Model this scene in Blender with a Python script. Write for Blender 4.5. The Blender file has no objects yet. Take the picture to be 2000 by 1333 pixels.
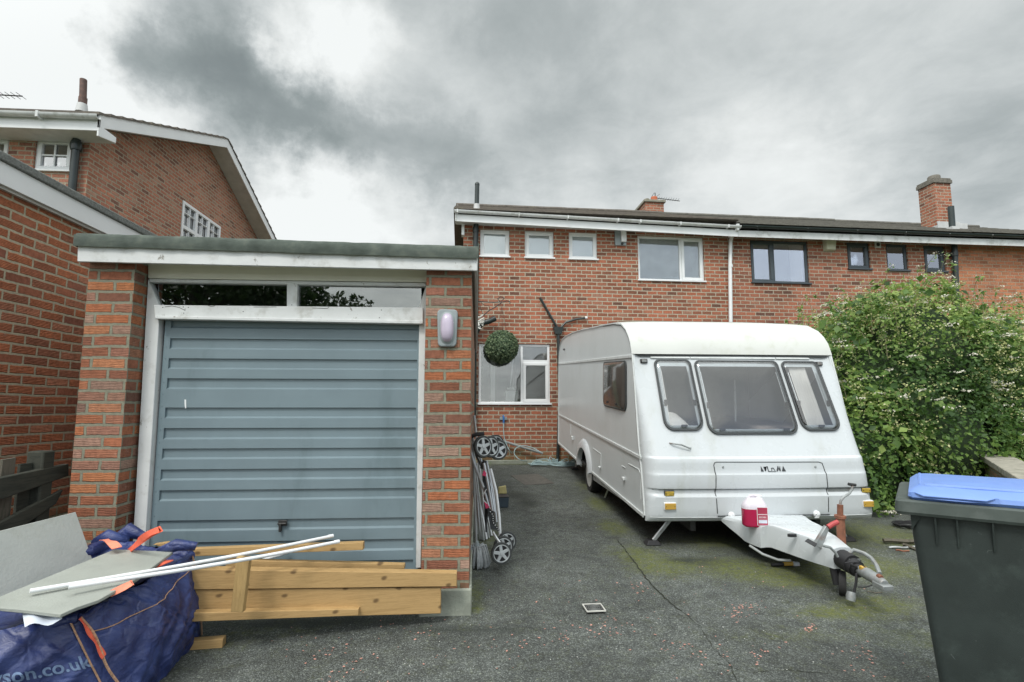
import bpy, bmesh, math, random
import numpy as np
from math import sin, cos, pi, radians, sqrt, atan2, tan, hypot
from mathutils import Vector, Matrix, noise
random.seed(7)
sc = bpy.context.scene
COL = sc.collection
# ------------------------------------------------------------------ camera
F_PX = 1000.0; YAW = radians(3.9); PITCH = radians(6.0); CX = 1000.0; CY = 695.0
CAM = Vector((0, 0, 1.40))
FW = Vector((sin(YAW)*cos(PITCH), cos(YAW)*cos(PITCH), sin(PITCH)))
RT = Vector((cos(YAW), -sin(YAW), 0))
UP = RT.cross(FW)
cd = bpy.data.cameras.new('camera'); co = bpy.data.objects.new('camera', cd); COL.objects.link(co)
co.matrix_world = Matrix(((RT.x, UP.x, -FW.x, CAM.x), (RT.y, UP.y, -FW.y, CAM.y), (RT.z, UP.z, -FW.z, CAM.z), (0, 0, 0, 1)))
cd.sensor_fit = 'HORIZONTAL'; cd.sensor_width = 36; cd.lens = 36*F_PX/2000
cd.shift_y = (CY-666.5)/2000; cd.clip_start = .05; cd.clip_end = 2000
sc.camera = co
def raydir(px, py): return FW + RT*((px-CX)/F_PX) + UP*((CY-py)/F_PX)
# ------------------------------------------------------------------ view / sun / sky
sc.view_settings.view_transform = 'Standard'; sc.view_settings.look = 'None'
sc.view_settings.exposure = 0.55; sc.view_settings.gamma = 1
SUN_EL, SUN_AZ = radians(52), radians(205)      # azimuth clockwise from +Y
ld = bpy.data.lights.new('sun', 'SUN'); ld.energy = 1.3; ld.angle = radians(14); ld.color = (1, .96, .9)
lo = bpy.data.objects.new('sun', ld); COL.objects.link(lo)
sdir = Vector((sin(SUN_AZ)*cos(SUN_EL), cos(SUN_AZ)*cos(SUN_EL), sin(SUN_EL)))
lo.rotation_euler = sdir.to_track_quat('Z', 'Y').to_euler(); lo.location = sdir*30

class NT:
    """tiny node-tree writer"""
    def __init__(s, tree): s.t = tree; s.n = tree.nodes; s.l = tree.links
    def new(s, typ, ins=None, **kw):
        nd = s.n.new(typ)
        for k, v in kw.items(): setattr(nd, k, v)
        for k, v in (ins or {}).items(): s.put(nd.inputs[k], v)
        return nd
    def put(s, sock, v):
        if isinstance(v, bpy.types.NodeSocket): s.l.new(v, sock)
        elif isinstance(v, bpy.types.Node): s.l.new(v.outputs[0], sock)
        else:
            if sock.type == 'RGBA' and not isinstance(v, (int, float)) and len(v) == 3: v = (*v, 1)
            sock.default_value = v
    def math(s, op, a, b=0.0, c=None, clamp=False):
        nd = s.new('ShaderNodeMath', {0: a, 1: b}, operation=op, use_clamp=clamp)
        if c is not None: s.put(nd.inputs[2], c)
        return nd.outputs[0]
    def vmath(s, op, a, b=None, out=0, scale=None):
        nd = s.new('ShaderNodeVectorMath', {0: a}, operation=op)
        if b is not None: s.put(nd.inputs[1], b)
        if scale is not None: s.put(nd.inputs['Scale'], scale)
        return nd.outputs[out]
    def noise(s, vec, scale, detail=3, rough=.55, out=0, dist=0):
        return s.new('ShaderNodeTexNoise', {'Vector': vec, 'Scale': scale, 'Detail': detail, 'Roughness': rough, 'Distortion': dist}).outputs[out]
    def ramp(s, fac, stops, interp='LINEAR'):
        nd = s.new('ShaderNodeValToRGB', {0: fac}); cr = nd.color_ramp; cr.interpolation = interp
        while len(cr.elements) < len(stops): cr.elements.new(.5)
        for e, (p, c) in zip(cr.elements, stops):
            e.position = p; e.color = (c, c, c, 1) if isinstance(c, (int, float)) else (*c, 1)
        return nd.outputs[0]
    def mix(s, fac, a, b, mode='MIX'):
        nd = s.new('ShaderNodeMix', data_type='RGBA', blend_type=mode)
        s.put(nd.inputs[0], fac); s.put(nd.inputs[6], a); s.put(nd.inputs[7], b)
        return nd.outputs[2]
    def step(s, v, a, b):  # smooth 0..1 between a and b
        nd = s.new('ShaderNodeMapRange', {0: v, 1: a, 2: b, 3: 0.0, 4: 1.0}, interpolation_type='SMOOTHSTEP'); return nd.outputs[0]

w = bpy.data.worlds.new('World'); sc.world = w; w.use_nodes = True
N = NT(w.node_tree); N.n.clear()
sky = N.new('ShaderNodeTexSky', sky_type='NISHITA', sun_disc=False, sun_elevation=SUN_EL, sun_rotation=SUN_AZ)
bg1 = N.new('ShaderNodeBackground', {0: sky.outputs[0], 1: 0.08})
tc = N.new('ShaderNodeTexCoord'); d = tc.outputs['Generated']
wn = N.noise(d, 2.6, 6, .6, out=1)
wn2 = N.noise(d, 8.0, 7, .65, out=1)
off = N.vmath('SCALE', N.vmath('SUBTRACT', wn, (.5, .5, .5)), scale=.20)
off2 = N.vmath('SCALE', N.vmath('SUBTRACT', wn2, (.5, .5, .5)), scale=.17)
dw = N.vmath('NORMALIZE', N.vmath('ADD', N.vmath('ADD', d, off), off2))
# cloud masses: direction (given as photo bearing), angular radius in px, density
blobs = [(470,150,120,.42),(560,215,110,.34),(680,280,110,.34),(820,320,110,.30),(300,150,90,.16),(880,345,70,.12),(640,300,90,.1),
 (340,-20,90,.30),(215,100,60,.34),(325,120,70,.36),(300,190,80,.22),(600,90,80,-.3),(560,60,60,-.2),(475,110,70,.25),(700,140,70,-.22),(900,20,170,.22),(1080,70,150,.16),(700,-60,120,.10),(1250,60,200,.10),(990,310,110,.20),(1180,280,130,.12),
 (1150,330,150,.06),(1850,160,240,.13),(1960,300,140,.12),(1560,60,260,.08),(1400,180,200,.06),(60,140,40,.12),
 (90,60,150,-.42),(330,70,80,-.2),(690,50,70,-.2),(590,400,110,-.35),(680,420,130,-.35),(180,300,140,-.3),(330,200,60,-.12),
 (800,120,110,-.14),(1000,200,90,-.14),(760,380,120,-.1),(1620,340,130,-.14),(1440,310,130,-.12),(1480,370,120,-.1),(0,250,160,-.3),(1250,190,80,-.05)]
acc = None
for px, py, r, a in blobs:
    v = raydir(px, py).normalized()
    dist = N.vmath('DISTANCE', dw, tuple(v), out=1)
    g = N.math('MULTIPLY', N.step(dist, r*1.55/F_PX, r*.1/F_PX), a*.82)
    acc = g if acc is None else N.math('ADD', acc, g)
sep = N.new('ShaderNodeSeparateXYZ', {0: d})
h = N.math('MAXIMUM', N.math('ADD', sep.outputs[2], .12), .06)
pl = N.new('ShaderNodeCombineXYZ', {0: N.math('DIVIDE', sep.outputs[0], h), 1: N.math('DIVIDE', sep.outputs[1], h)})
fb = N.noise(pl, 1.3, 8, .58, dist=.3)
fb2 = N.noise(pl, 4.2, 8, .62, dist=.4)
dens = N.math('ADD', N.math('ADD', acc, .25), N.math('MULTIPLY', N.math('SUBTRACT', fb, .5), .55))
dens = N.math('ADD', dens, N.math('MULTIPLY', N.math('SUBTRACT', fb2, .5), .34))
cc = N.ramp(dens, [(0.0, (.66, .68, .67)), (.18, (.56, .58, .57)), (.34, (.44, .465, .46)), (.5, (.315, .342, .34)), (.72, (.215, .243, .24)), (1, (.15, .173, .172))])
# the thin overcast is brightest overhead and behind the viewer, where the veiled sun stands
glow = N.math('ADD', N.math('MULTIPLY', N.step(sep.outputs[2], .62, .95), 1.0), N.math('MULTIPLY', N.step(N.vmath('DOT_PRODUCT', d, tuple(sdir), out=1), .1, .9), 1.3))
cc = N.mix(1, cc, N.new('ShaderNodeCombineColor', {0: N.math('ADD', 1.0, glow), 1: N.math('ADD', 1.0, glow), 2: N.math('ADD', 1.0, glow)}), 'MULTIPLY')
# a break of blue sky behind the viewer
gap = N.math('MULTIPLY', N.step(N.vmath('DISTANCE', dw, tuple(Vector((.55, -.83, .2)).normalized()), out=1), .55, .15), .7)
cc = N.mix(gap, cc, (.50, .60, .78))
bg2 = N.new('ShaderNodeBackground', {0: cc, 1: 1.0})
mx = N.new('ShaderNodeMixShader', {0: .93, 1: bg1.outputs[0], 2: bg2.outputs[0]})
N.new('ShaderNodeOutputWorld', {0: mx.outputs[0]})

# ------------------------------------------------------------------ frames, pixel rays
class Frame:
    def __init__(s, loc=(0, 0, 0), rz=0, rx=0):
        s.M = Matrix.Translation(loc) @ Matrix.Rotation(rz, 4, 'Z') @ Matrix.Rotation(rx, 4, 'X'); s.I = s.M.inverted()
        s.loc = Vector(loc); s.rz = rz; s.rx = rx
    def hit(s, px, py, p, n):
        o = s.I @ CAM; dd = s.I.to_3x3() @ raydir(px, py); p = Vector(p); n = Vector(n)
        return o + dd*((p-o).dot(n)/dd.dot(n))
    def X(s, px, py, v): return s.hit(px, py, (v, 0, 0), (1, 0, 0))
    def Y(s, px, py, v): return s.hit(px, py, (0, v, 0), (0, 1, 0))
    def Z(s, px, py, v): return s.hit(px, py, (0, 0, v), (0, 0, 1))
W = Frame()
def gz(y): return .28*min(max((y-3.2)/7.7, 0), 1)
def G(px, py):
    p = W.Z(px, py, 0)
    for i in range(30): p = W.Z(px, py, gz(p.y))
    return p
# ------------------------------------------------------------------ mesh builder
class MB:
    def __init__(s): s.v = []; s.f = []
    def add(s, vs, fs):
        o = len(s.v); s.v += [tuple(v) for v in vs]; s.f += [tuple(o+i for i in f) for f in fs]; return s
    def box(s, x0, x1, y0, y1, z0, z1):
        return s.add([(x0,y0,z0),(x1,y0,z0),(x1,y1,z0),(x0,y1,z0),(x0,y0,z1),(x1,y0,z1),(x1,y1,z1),(x0,y1,z1)],
                     [(0,3,2,1),(4,5,6,7),(0,1,5,4),(1,2,6,5),(2,3,7,6),(3,0,4,7)])
    def hexa(s, b, t): return s.add(list(b)+list(t), [(0,3,2,1),(4,5,6,7),(0,1,5,4),(1,2,6,5),(2,3,7,6),(3,0,4,7)])
    def quad(s, a, b, c, d_): return s.add([a, b, c, d_], [(0,1,2,3)])
    def ext(s, front, vec):
        n = len(front); vec = Vector(vec); back = [Vector(p)+vec for p in front]
        return s.add([Vector(p) for p in front]+back, [tuple(range(n)), tuple(range(2*n-1, n-1, -1))]+[((i+1) % n, i, n+i, n+(i+1) % n) for i in range(n)])
    def tube(s, pts, r, seg=8, cap=True, closed=False):
        pts = [Vector(p) for p in pts]; n = len(pts); rings = []; prev = None
        for i, p in enumerate(pts):
            if closed: t = (pts[(i+1) % n]-pts[i-1])
            else: t = (pts[min(i+1, n-1)]-pts[max(i-1, 0)])
            t = t.normalized() if t.length > 1e-9 else Vector((0,0,1))
            if prev is None:
                a = Vector((0,0,1)) if abs(t.z) < .9 else Vector((1,0,0)); u = t.cross(a).normalized()
            else:
                u = prev-t*prev.dot(t); u = u.normalized() if u.length > 1e-6 else t.orthogonal().normalized()
            prev = u; v = t.cross(u); rr = r[i] if isinstance(r, (list, tuple)) else r
            rings.append([p+u*(rr*cos(2*pi*k/seg))+v*(rr*sin(2*pi*k/seg)) for k in range(seg)])
        vs = [q for R in rings for q in R]; fs = []
        for i in range(n if closed else n-1):
            j = (i+1) % n
            for k in range(seg): fs.append((i*seg+k, i*seg+(k+1) % seg, j*seg+(k+1) % seg, j*seg+k))
        if cap and not closed: fs += [tuple(range(seg-1, -1, -1)), tuple((n-1)*seg+k for k in range(seg))]
        return s.add(vs, fs)
    def lathe(s, prof, o=(0,0,0), ax=(0,0,1), seg=16, cap=True):
        ax = Vector(ax).normalized(); u = ax.orthogonal().normalized(); v = ax.cross(u); o = Vector(o)
        vs = [o+ax*h+u*(r*cos(2*pi*k/seg))+v*(r*sin(2*pi*k/seg)) for r, h in prof for k in range(seg)]
        fs = [(i*seg+k, i*seg+(k+1) % seg, (i+1)*seg+(k+1) % seg, (i+1)*seg+k) for i in range(len(prof)-1) for k in range(seg)]
        if cap: fs += [tuple(range(seg-1, -1, -1)), tuple((len(prof)-1)*seg+k for k in range(seg))]
        return s.add(vs, fs)
    def grid(s, P, nu, nv, skip=None, flip=False):
        vs = [P(i, j) for j in range(nv+1) for i in range(nu+1)]; fs = []
        for j in range(nv):
            for i in range(nu):
                if skip and skip(i, j): continue
                q = (j*(nu+1)+i, j*(nu+1)+i+1, (j+1)*(nu+1)+i+1, (j+1)*(nu+1)+i)
                fs.append(q[::-1] if flip else q)
        return s.add(vs, fs)
    def build(s, name, mat, parent=None, bevel=0, ang=35, seg=2, merge=False, fix=True):
        me = bpy.data.meshes.new(name); me.from_pydata(s.v, [], s.f)
        bm = bmesh.new(); bm.from_mesh(me)
        if merge: bmesh.ops.remove_doubles(bm, verts=bm.verts, dist=1e-4)
        if fix: bmesh.ops.recalc_face_normals(bm, faces=bm.faces)
        uv = bm.loops.layers.uv.new('UVMap')
        for f in bm.faces:
            n = f.normal; ax = max(range(3), key=lambda k: abs(n[k]))
            for l in f.loops:
                c = l.vert.co; l[uv].uv = (c.y, c.z) if ax == 0 else ((c.x, c.z) if ax == 1 else (c.x, c.y))
        bm.to_mesh(me); bm.free()
        me.shade_smooth(); me.set_sharp_from_angle(angle=radians(ang))
        me.materials.append(mat)
        o = bpy.data.objects.new(name, me); COL.objects.link(o)
        if parent: o.parent = parent
        if bevel:
            m = o.modifiers.new('bevel', 'BEVEL'); m.width = bevel; m.segments = seg; m.limit_method = 'ANGLE'; m.angle_limit = radians(40); m.harden_normals = False
        return o
def split_build(mb, name, mat, parent, **kw):
    """build every loose piece of mb as its own part"""
    par = list(range(len(mb.v)))
    def find(a):
        while par[a] != a: par[a] = par[par[a]]; a = par[a]
        return a
    for f in mb.f:
        for q in f[1:]: par[find(q)] = find(f[0])
    groups = {}
    for f in mb.f: groups.setdefault(find(f[0]), []).append(f)
    out = []
    for g in groups.values():
        ids = sorted({q for f in g for q in f}); mp = {q: i for i, q in enumerate(ids)}
        out.append(MB().add([mb.v[q] for q in ids], [tuple(mp[q] for q in f) for f in g]).build(name, mat, parent, **kw))
    return out
def tag(o, label=None, cat=None, group=None, kind=None):
    if label: o['label'] = label
    if cat: o['category'] = cat
    if group: o['group'] = group
    if kind: o['kind'] = kind
    return o
def thing(name, label, cat, fr=None, group=None):
    fr = fr or W
    o = bpy.data.objects.new(name, None); COL.objects.link(o); o.empty_display_size = .2
    o.matrix_world = fr.M; o.location = fr.loc; o.rotation_euler = (fr.rx, 0, fr.rz)
    return tag(o, label, cat, group)
def lrp(a, b, t): return a+(b-a)*t
def rrect(x0, x1, z0, z1, r, n=5, rb=None):
    rb = rb if rb is not None else r; P = []
    for cx_, cz_, a0, rr in ((x1-rb, z0+rb, -90, rb), (x1-r, z1-r, 0, r), (x0+r, z1-r, 90, r), (x0+rb, z0+rb, 180, rb)):
        for k in range(n+1): a = radians(a0+90*k/n); P.append((cx_+rr*cos(a), cz_+rr*sin(a)))
    return P
def ring(mb, outer, inner, f3, y0, y1):
    n = len(outer)
    A = [f3(p, y0) for p in outer]; B = [f3(p, y0) for p in inner]; C_ = [f3(p, y1) for p in outer]; D_ = [f3(p, y1) for p in inner]
    fs = []
    for i in range(n):
        j = (i+1) % n
        fs += [(i, j, n+j, n+i), (2*n+i, 3*n+i, 3*n+j, 2*n+j), (i, 2*n+i, 2*n+j, j), (n+i, n+j, 3*n+j, 3*n+i)]
    mb.add(A+B+C_+D_, fs)
def frame_box(mb, x0, x1, z0, z1, wd, y0, y1, wb=None):
    wb = wd if wb is None else wb
    mb.box(x0, x1, y0, y1, z0, z0+wb); mb.box(x0, x1, y0, y1, z1-wd, z1)
    mb.box(x0, x0+wd, y0, y1, z0+wb, z1-wd); mb.box(x1-wd, x1, y0, y1, z0+wb, z1-wd)
# ------------------------------------------------------------------ materials
def newmat(name):
    m = bpy.data.materials.new(name); m.use_nodes = True; T = NT(m.node_tree); T.n.clear()
    b = T.new('ShaderNodeBsdfPrincipled'); T.new('ShaderNodeOutputMaterial', {0: b.outputs[0]}); return m, T, b
def objco(T): return T.new('ShaderNodeTexCoord').outputs['Object']
def plain(name, col, rough=.5, metal=0, var=.12, vs=6, bump=0, bs=40, spec=.5, dirt=None, dirt_amt=.0, dscale=3, streak=False, coat=0):
    m, T, b = newmat(name); oc = objco(T)
    n1 = T.noise(oc, vs, 4)
    c = T.mix(1, col, T.ramp(n1, [(.25, 1-var), (.75, 1+var)]), 'MULTIPLY')
    if dirt:
        vec = T.vmath('MULTIPLY', oc, (1, 1, .25)) if streak else oc
        dn = T.noise(vec, dscale, 6, .65)
        c = T.mix(T.math('MULTIPLY', T.step(dn, .5, .72), dirt_amt), c, dirt)
    b.inputs['Base Color'].default_value = (*col, 1); T.put(b.inputs['Base Color'], c)
    T.put(b.inputs['Roughness'], T.math('ADD', T.math('MULTIPLY', T.noise(oc, vs*3, 3), .2), rough-.1))
    b.inputs['Metallic'].default_value = metal; b.inputs['Specular IOR Level'].default_value = spec
    if coat: b.inputs['Coat Weight'].default_value = coat
    if bump:
        bp = T.new('ShaderNodeBump', {'Height': T.noise(oc, bs, 4, .6), 'Strength': bump, 'Distance': .01}); T.put(b.inputs['Normal'], bp.outputs[0])
    return m
def brick(name, stops, mortar, bw=.225, rh=.075, ms=.011, rib=0, off=(0, 0), algae=0, var=.25, zalg=.6, soot=0, wob=.008):
    m, T, b = newmat(name)
    uv = T.new('ShaderNodeUVMap').outputs[0]; oc = objco(T)
    u = T.vmath('ADD', uv, (off[0], off[1], 0))
    u = T.vmath('ADD', u, T.vmath('SCALE', T.vmath('SUBTRACT', T.noise(oc, 28, 3, out=1), (.5, .5, .5)), scale=wob*1.6))
    u = T.vmath('ADD', u, T.vmath('SCALE', T.vmath('SUBTRACT', T.noise(oc, 3.2, 1, out=1), (.5, .5, .5)), scale=.014))
    bt = T.new('ShaderNodeTexBrick', {'Vector': u, 'Color1': (0, 0, 0), 'Color2': (1, 1, 1), 'Mortar': (.5, .5, .5), 'Scale': 1.0, 'Mortar Size': ms, 'Mortar Smooth': .25, 'Brick Width': bw, 'Row Height': rh, 'Bias': 0.0})
    bt.offset = .5
    rnd = bt.outputs[0]; fac = bt.outputs[1]
    c = T.ramp(rnd, stops)
    n1 = T.noise(oc, 30, 4, .7); n2 = T.noise(oc, 1.1, 5, .6); n3 = T.noise(oc, 120, 2)
    c = T.mix(1, c, T.ramp(n1, [(.2, 1-var*1.8), (.52, 1.0), (.8, 1+var*1.3)]), 'MULTIPLY')
    c = T.mix(1, c, T.ramp(n2, [(.3, .70), (.5, 1.0), (.7, 1.18)]), 'MULTIPLY')
    # lime bloom on a few brick faces
    c = T.mix(T.math('MULTIPLY', T.step(T.noise(oc, 14, 4, .7), .6, .75), .28), c, (.46, .38, .33))
    mc = T.mix(1, mortar, T.ramp(n1, [(.25, .75), (.75, 1.2)]), 'MULTIPLY')
    c = T.mix(fac, c, mc)
    if soot: c = T.mix(T.math('MULTIPLY', T.step(T.noise(oc, 2.3, 5, .65), .52, .75), soot), c, (.10, .09, .075))
    if algae:
        z = T.new('ShaderNodeSeparateXYZ', {0: oc}).outputs[2]
        am = T.math('ADD', T.step(z, zalg, 0.0), T.math('MULTIPLY', T.math('SUBTRACT', T.noise(oc, 5, 5, .7), .55), 1.6))
        c = T.mix(T.math('MULTIPLY', T.step(am, .15, 1.0), algae), c, (.10, .13, .055))
    T.put(b.inputs['Base Color'], c); b.inputs['Roughness'].default_value = .88; b.inputs['Specular IOR Level'].default_value = .25
    ht = T.math('MULTIPLY', T.math('SUBTRACT', 1.0, fac), 1.0)
    if rib:
        v = T.new('ShaderNodeSeparateXYZ', {0: u}).outputs[1]
        wv = T.math('SINE', T.math('MULTIPLY', v, 2*pi/.0108))
        msk = T.math('MULTIPLY', T.step(rnd, .1, .2), T.math('SUBTRACT', 1.0, fac))
        ht = T.math('ADD', ht, T.math('MULTIPLY', T.math('MULTIPLY', wv, msk), rib))
        c2 = T.mix(T.math('MULTIPLY', T.math('MULTIPLY', T.step(wv, -.3, -1.0), msk), .35), c, (.09, .045, .03)); T.put(b.inputs['Base Color'], c2)
    ht = T.math('ADD', ht, T.math('MULTIPLY', n1, .35)); ht = T.math('ADD', ht, T.math('MULTIPLY', n3, .22))
    bp = T.new('ShaderNodeBump', {'Height': ht, 'Strength': .9, 'Distance': .010}); T.put(b.inputs['Normal'], bp.outputs[0])
    return m
def glass(name, tint=(.8, .84, .84), refl=.10, rough=.01, k=1.0):
    m = bpy.data.materials.new(name); m.use_nodes = True; T = NT(m.node_tree); T.n.clear()
    oc = objco(T)
    bp = T.new('ShaderNodeBump', {'Height': T.noise(oc, 1.6, 2), 'Strength': .12, 'Distance': .02})
    tr = T.new('ShaderNodeBsdfTransparent', {0: tint}); gl = T.new('ShaderNodeBsdfGlossy', {'Color': (1, 1, 1), 'Roughness': rough, 'Normal': bp.outputs[0]})
    fr = T.new('ShaderNodeFresnel', {0: 1.5})
    fac = T.math('ADD', T.math('MULTIPLY', fr.outputs[0], k), refl, clamp=True)
    mx_ = T.new('ShaderNodeMixShader', {0: fac, 1: tr.outputs[0], 2: gl.outputs[0]})
    T.new('ShaderNodeOutputMaterial', {0: mx_.outputs[0]}); return m
def wood(name, col, dark, rough=.7, sc_=(3, 3, 3), knots=True, contrast=.5):
    m, T, b = newmat(name); oc = objco(T)
    st = T.vmath('MULTIPLY', oc, sc_)
    g = T.noise(st, 6, 5, .6, dist=1.2)
    c = T.mix(T.math('MULTIPLY', T.step(g, .42, .68), contrast), col, dark)
    f = T.noise(T.vmath('MULTIPLY', oc, tuple(q*6 for q in sc_)), 8, 3, .7)
    c = T.mix(1, c, T.ramp(f, [(.3, .88), (.7, 1.08)]), 'MULTIPLY')
    if knots:
        sx = T.new('ShaderNodeSeparateXYZ', {0: T.vmath('ADD', oc, T.vmath('SCALE', T.noise(oc, 9, 2, out=1), scale=.03))})
        vo = T.new('ShaderNodeTexVoronoi', {'Vector': T.new('ShaderNodeCombineXYZ', {0: T.math('MULTIPLY', sx.outputs[0], .8), 1: T.math('MULTIPLY', sx.outputs[2], 1.4)}).outputs[0], 'Scale': 5.0}, feature='F1', voronoi_dimensions='2D').outputs[0]
        c = T.mix(T.math('MULTIPLY', T.step(vo, .11, .03), .85), c, (.10, .055, .02))
    T.put(b.inputs['Base Color'], c); b.inputs['Roughness'].default_value = rough
    bp = T.new('ShaderNodeBump', {'Height': f, 'Strength': .25, 'Distance': .004}); T.put(b.inputs['Normal'], bp.outputs[0])
    return m
RED = [(0, (.20, .085, .05)), (.15, (.34, .12, .065)), (.35, (.42, .15, .075)), (.55, (.27, .105, .065)), (.7, (.46, .17, .085)), (.85, (.22, .115, .085)), (1, (.50, .21, .11))]
M = {}
M['brick_pier'] = brick('garage brick', [(0,(.15,.08,.06)),(.12,(.34,.13,.075)),(.24,(.46,.165,.075)),(.36,(.21,.09,.06)),(.48,(.37,.14,.075)),(.58,(.27,.17,.135)),(.70,(.50,.20,.09)),(.80,(.30,.12,.08)),(.9,(.38,.25,.19)),(1,(.22,.13,.10))], (.23,.225,.17), .228, .0762, .011, .10, algae=.75, zalg=.35)
M['brick_side'] = brick('neighbour garage ribbed brick', [(0,(.25,.10,.065)),(.25,(.48,.175,.09)),(.5,(.60,.21,.10)),(.75,(.34,.135,.08)),(1,(.62,.26,.15))], (.40,.36,.26), .2255, .0755, .010, .45, algae=.6, zalg=1.25, soot=.25)
M['brick_house'] = brick('terrace brick', [(0,(.14,.07,.05)),(.2,(.31,.11,.065)),(.4,(.41,.145,.085)),(.6,(.22,.095,.06)),(.8,(.37,.13,.075)),(1,(.31,.16,.11))], (.42,.375,.29), .2286, .0857, .012, algae=.75, zalg=1.1, soot=.15)
M['brick_next'] = brick('next terrace brick', [(0,(.15,.075,.055)),(.2,(.32,.125,.08)),(.4,(.41,.15,.09)),(.6,(.24,.105,.07)),(.8,(.37,.14,.085)),(1,(.33,.17,.115))], (.42,.375,.295), .2286, .0857, .010, soot=.15, off=(.1, 0))
M['brick_orange'] = brick('end terrace brick', [(0,(.33,.14,.08)),(.3,(.45,.19,.10)),(.6,(.50,.20,.11)),(.8,(.38,.15,.085)),(1,(.53,.24,.14))], (.37,.30,.215), .2286, .0857, .009, off=(.05, 0))
M['brick_gable'] = brick('gable brick', [(0,(.20,.10,.075)),(.2,(.37,.165,.115)),(.5,(.46,.19,.12)),(.7,(.32,.14,.09)),(.85,(.46,.21,.14)),(1,(.40,.24,.17))], (.38,.34,.255), .2286, .0775, .012)
M['white_paint'] = plain('peeling white paint', (.62,.64,.64), .55, var=.07, bump=.12, bs=25, dirt=(.27,.26,.22), dirt_amt=.45, dscale=7)
T = NT(M['white_paint'].node_tree); b = [n for n in T.n if n.type == 'BSDF_PRINCIPLED'][0]; oc = objco(T); src = b.inputs['Base Color'].links[0].from_socket
T.put(b.inputs['Base Color'], T.mix(T.math('MULTIPLY', T.step(T.noise(T.vmath('MULTIPLY', oc, (1, 1, .6)), 16, 6, .75), .63, .66), .8), src, (.20, .19, .16)))
M['cream_board'] = plain('cream header board', (.74,.73,.64), .6, var=.05)
M['upvc'] = plain('white upvc', (.74,.76,.77), .35, var=.04, vs=3)
M['upvc_dirty'] = plain('weathered white plastic', (.60,.62,.62), .45, var=.1, dirt=(.20,.21,.17), dirt_amt=.55, dscale=5)
M['soffit'] = plain('grey soffit', (.55,.56,.54), .6)
M['anthracite'] = plain('anthracite frame', (.055,.07,.08), .4)
M['felt'] = plain('green mineral felt', (.105,.125,.11), .95, var=.35, vs=9, bump=.8, bs=220, spec=.1, dirt=(.17,.18,.15), dirt_amt=.5, dscale=9)
M['felt_grey'] = plain('grey mineral felt', (.19,.20,.19), .95, var=.4, vs=60, bump=.8, bs=150, spec=.1)
M['door'] = plain('blue grey door paint', (.165,.222,.25), .42, var=.10, vs=2.5, dirt=(.10,.145,.16), dirt_amt=.5, dscale=3, streak=True, spec=.5)
M['black_plastic'] = plain('black drain pipe', (.022,.032,.032), .35, var=.2)
M['dark_metal'] = plain('dark metal', (.05,.05,.05), .5, metal=.6)
M['black'] = plain('black rubber', (.018,.018,.02), .6)
M['roof_tile'] = plain('brown roof tile', (.12,.105,.09), .9, var=.35, vs=14, bump=.8, bs=25, dirt=(.19,.18,.12), dirt_amt=.5, dscale=6)
M['roof_tile2'] = plain('dark roof tile', (.12,.115,.10), .9, var=.35, vs=14, bump=.8, bs=25, dirt=(.14,.14,.10), dirt_amt=.5, dscale=6)
M['terracotta'] = plain('terracotta', (.45,.13,.06), .8)
M['stone'] = plain('weathered coping', (.27,.255,.21), .9, var=.3, vs=12, bump=.5, bs=40, dirt=(.12,.14,.09), dirt_amt=.6, dscale=5)
M['cap'] = plain('dark chimney cap', (.15,.14,.12), .9, var=.3, vs=12, bump=.5)
M['lead'] = plain('lead flashing', (.50,.51,.51), .6)
M['clay_pipe'] = plain('old soil pipe', (.10,.06,.05), .7, var=.4, dirt=(.25,.12,.08), dirt_amt=.5, dscale=12)
M['concrete'] = plain('concrete plinth', (.28,.30,.25), .9, var=.25, vs=8, bump=.6, bs=50, dirt=(.13,.17,.08), dirt_amt=.7, dscale=6)
M['sheet'] = plain('grey cement sheet', (.40,.42,.40), .85, var=.14, vs=3, bump=.2, bs=60, dirt=(.29,.30,.25), dirt_amt=.5, dscale=3)
M['slab'] = plain('grey paving flag', (.31,.33,.30), .9, var=.12, vs=4, bump=.35, bs=90, dirt=(.24,.25,.20), dirt_amt=.4, dscale=6)
M['pine'] = wood('new treated timber', (.44,.285,.12), (.27,.165,.06), sc_=(.4, 4, 14))
M['pine_up'] = wood('new timber upright', (.46,.31,.13), (.30,.19,.07), sc_=(6, 4, .6))
M['old_wood'] = wood('old fence timber', (.045,.047,.036), (.02,.024,.018), .9, (4, .7, 8), False, .8)
M['old_pale'] = wood('weathered pales', (.13,.115,.09), (.07,.07,.05), .9, (6, 6, .8), False, .8)
M['white_tube'] = plain('white plastic tube', (.78,.80,.82), .3, var=.03)
M['grey_tube'] = plain('grey pole', (.30,.32,.32), .4, var=.15)
M['alu'] = plain('aluminium', (.55,.57,.58), .35, metal=.7, var=.1)
M['lilac'] = plain('lilac lamp cover', (.50,.44,.55), .25, var=.08, spec=.6)
M['lamp_grey'] = plain('grey lamp base', (.27,.31,.32), .5, var=.06)
M['gel'] = plain('caravan gelcoat', (.55,.585,.605), .28, var=.03, vs=1.5, dirt=(.42,.44,.40), dirt_amt=.38, dscale=5, streak=True)
M['gel_cream'] = plain('caravan roof cap', (.54,.555,.53), .4, var=.05, vs=2, dirt=(.42,.44,.36), dirt_amt=.5, dscale=5)
M['alu_skin'] = plain('caravan side skin', (.62,.655,.665), .33, var=.035, vs=1.2, dirt=(.50,.53,.51), dirt_amt=.3, dscale=2)
M['trim'] = plain('caravan trim', (.60,.63,.63), .35, var=.1, dirt=(.25,.28,.24), dirt_amt=.4, dscale=9)
M['seal'] = plain('dark window rubber', (.045,.05,.052), .45)
M['amber'] = plain('amber lens', (.50,.31,.06), .25, var=.1)
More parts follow.
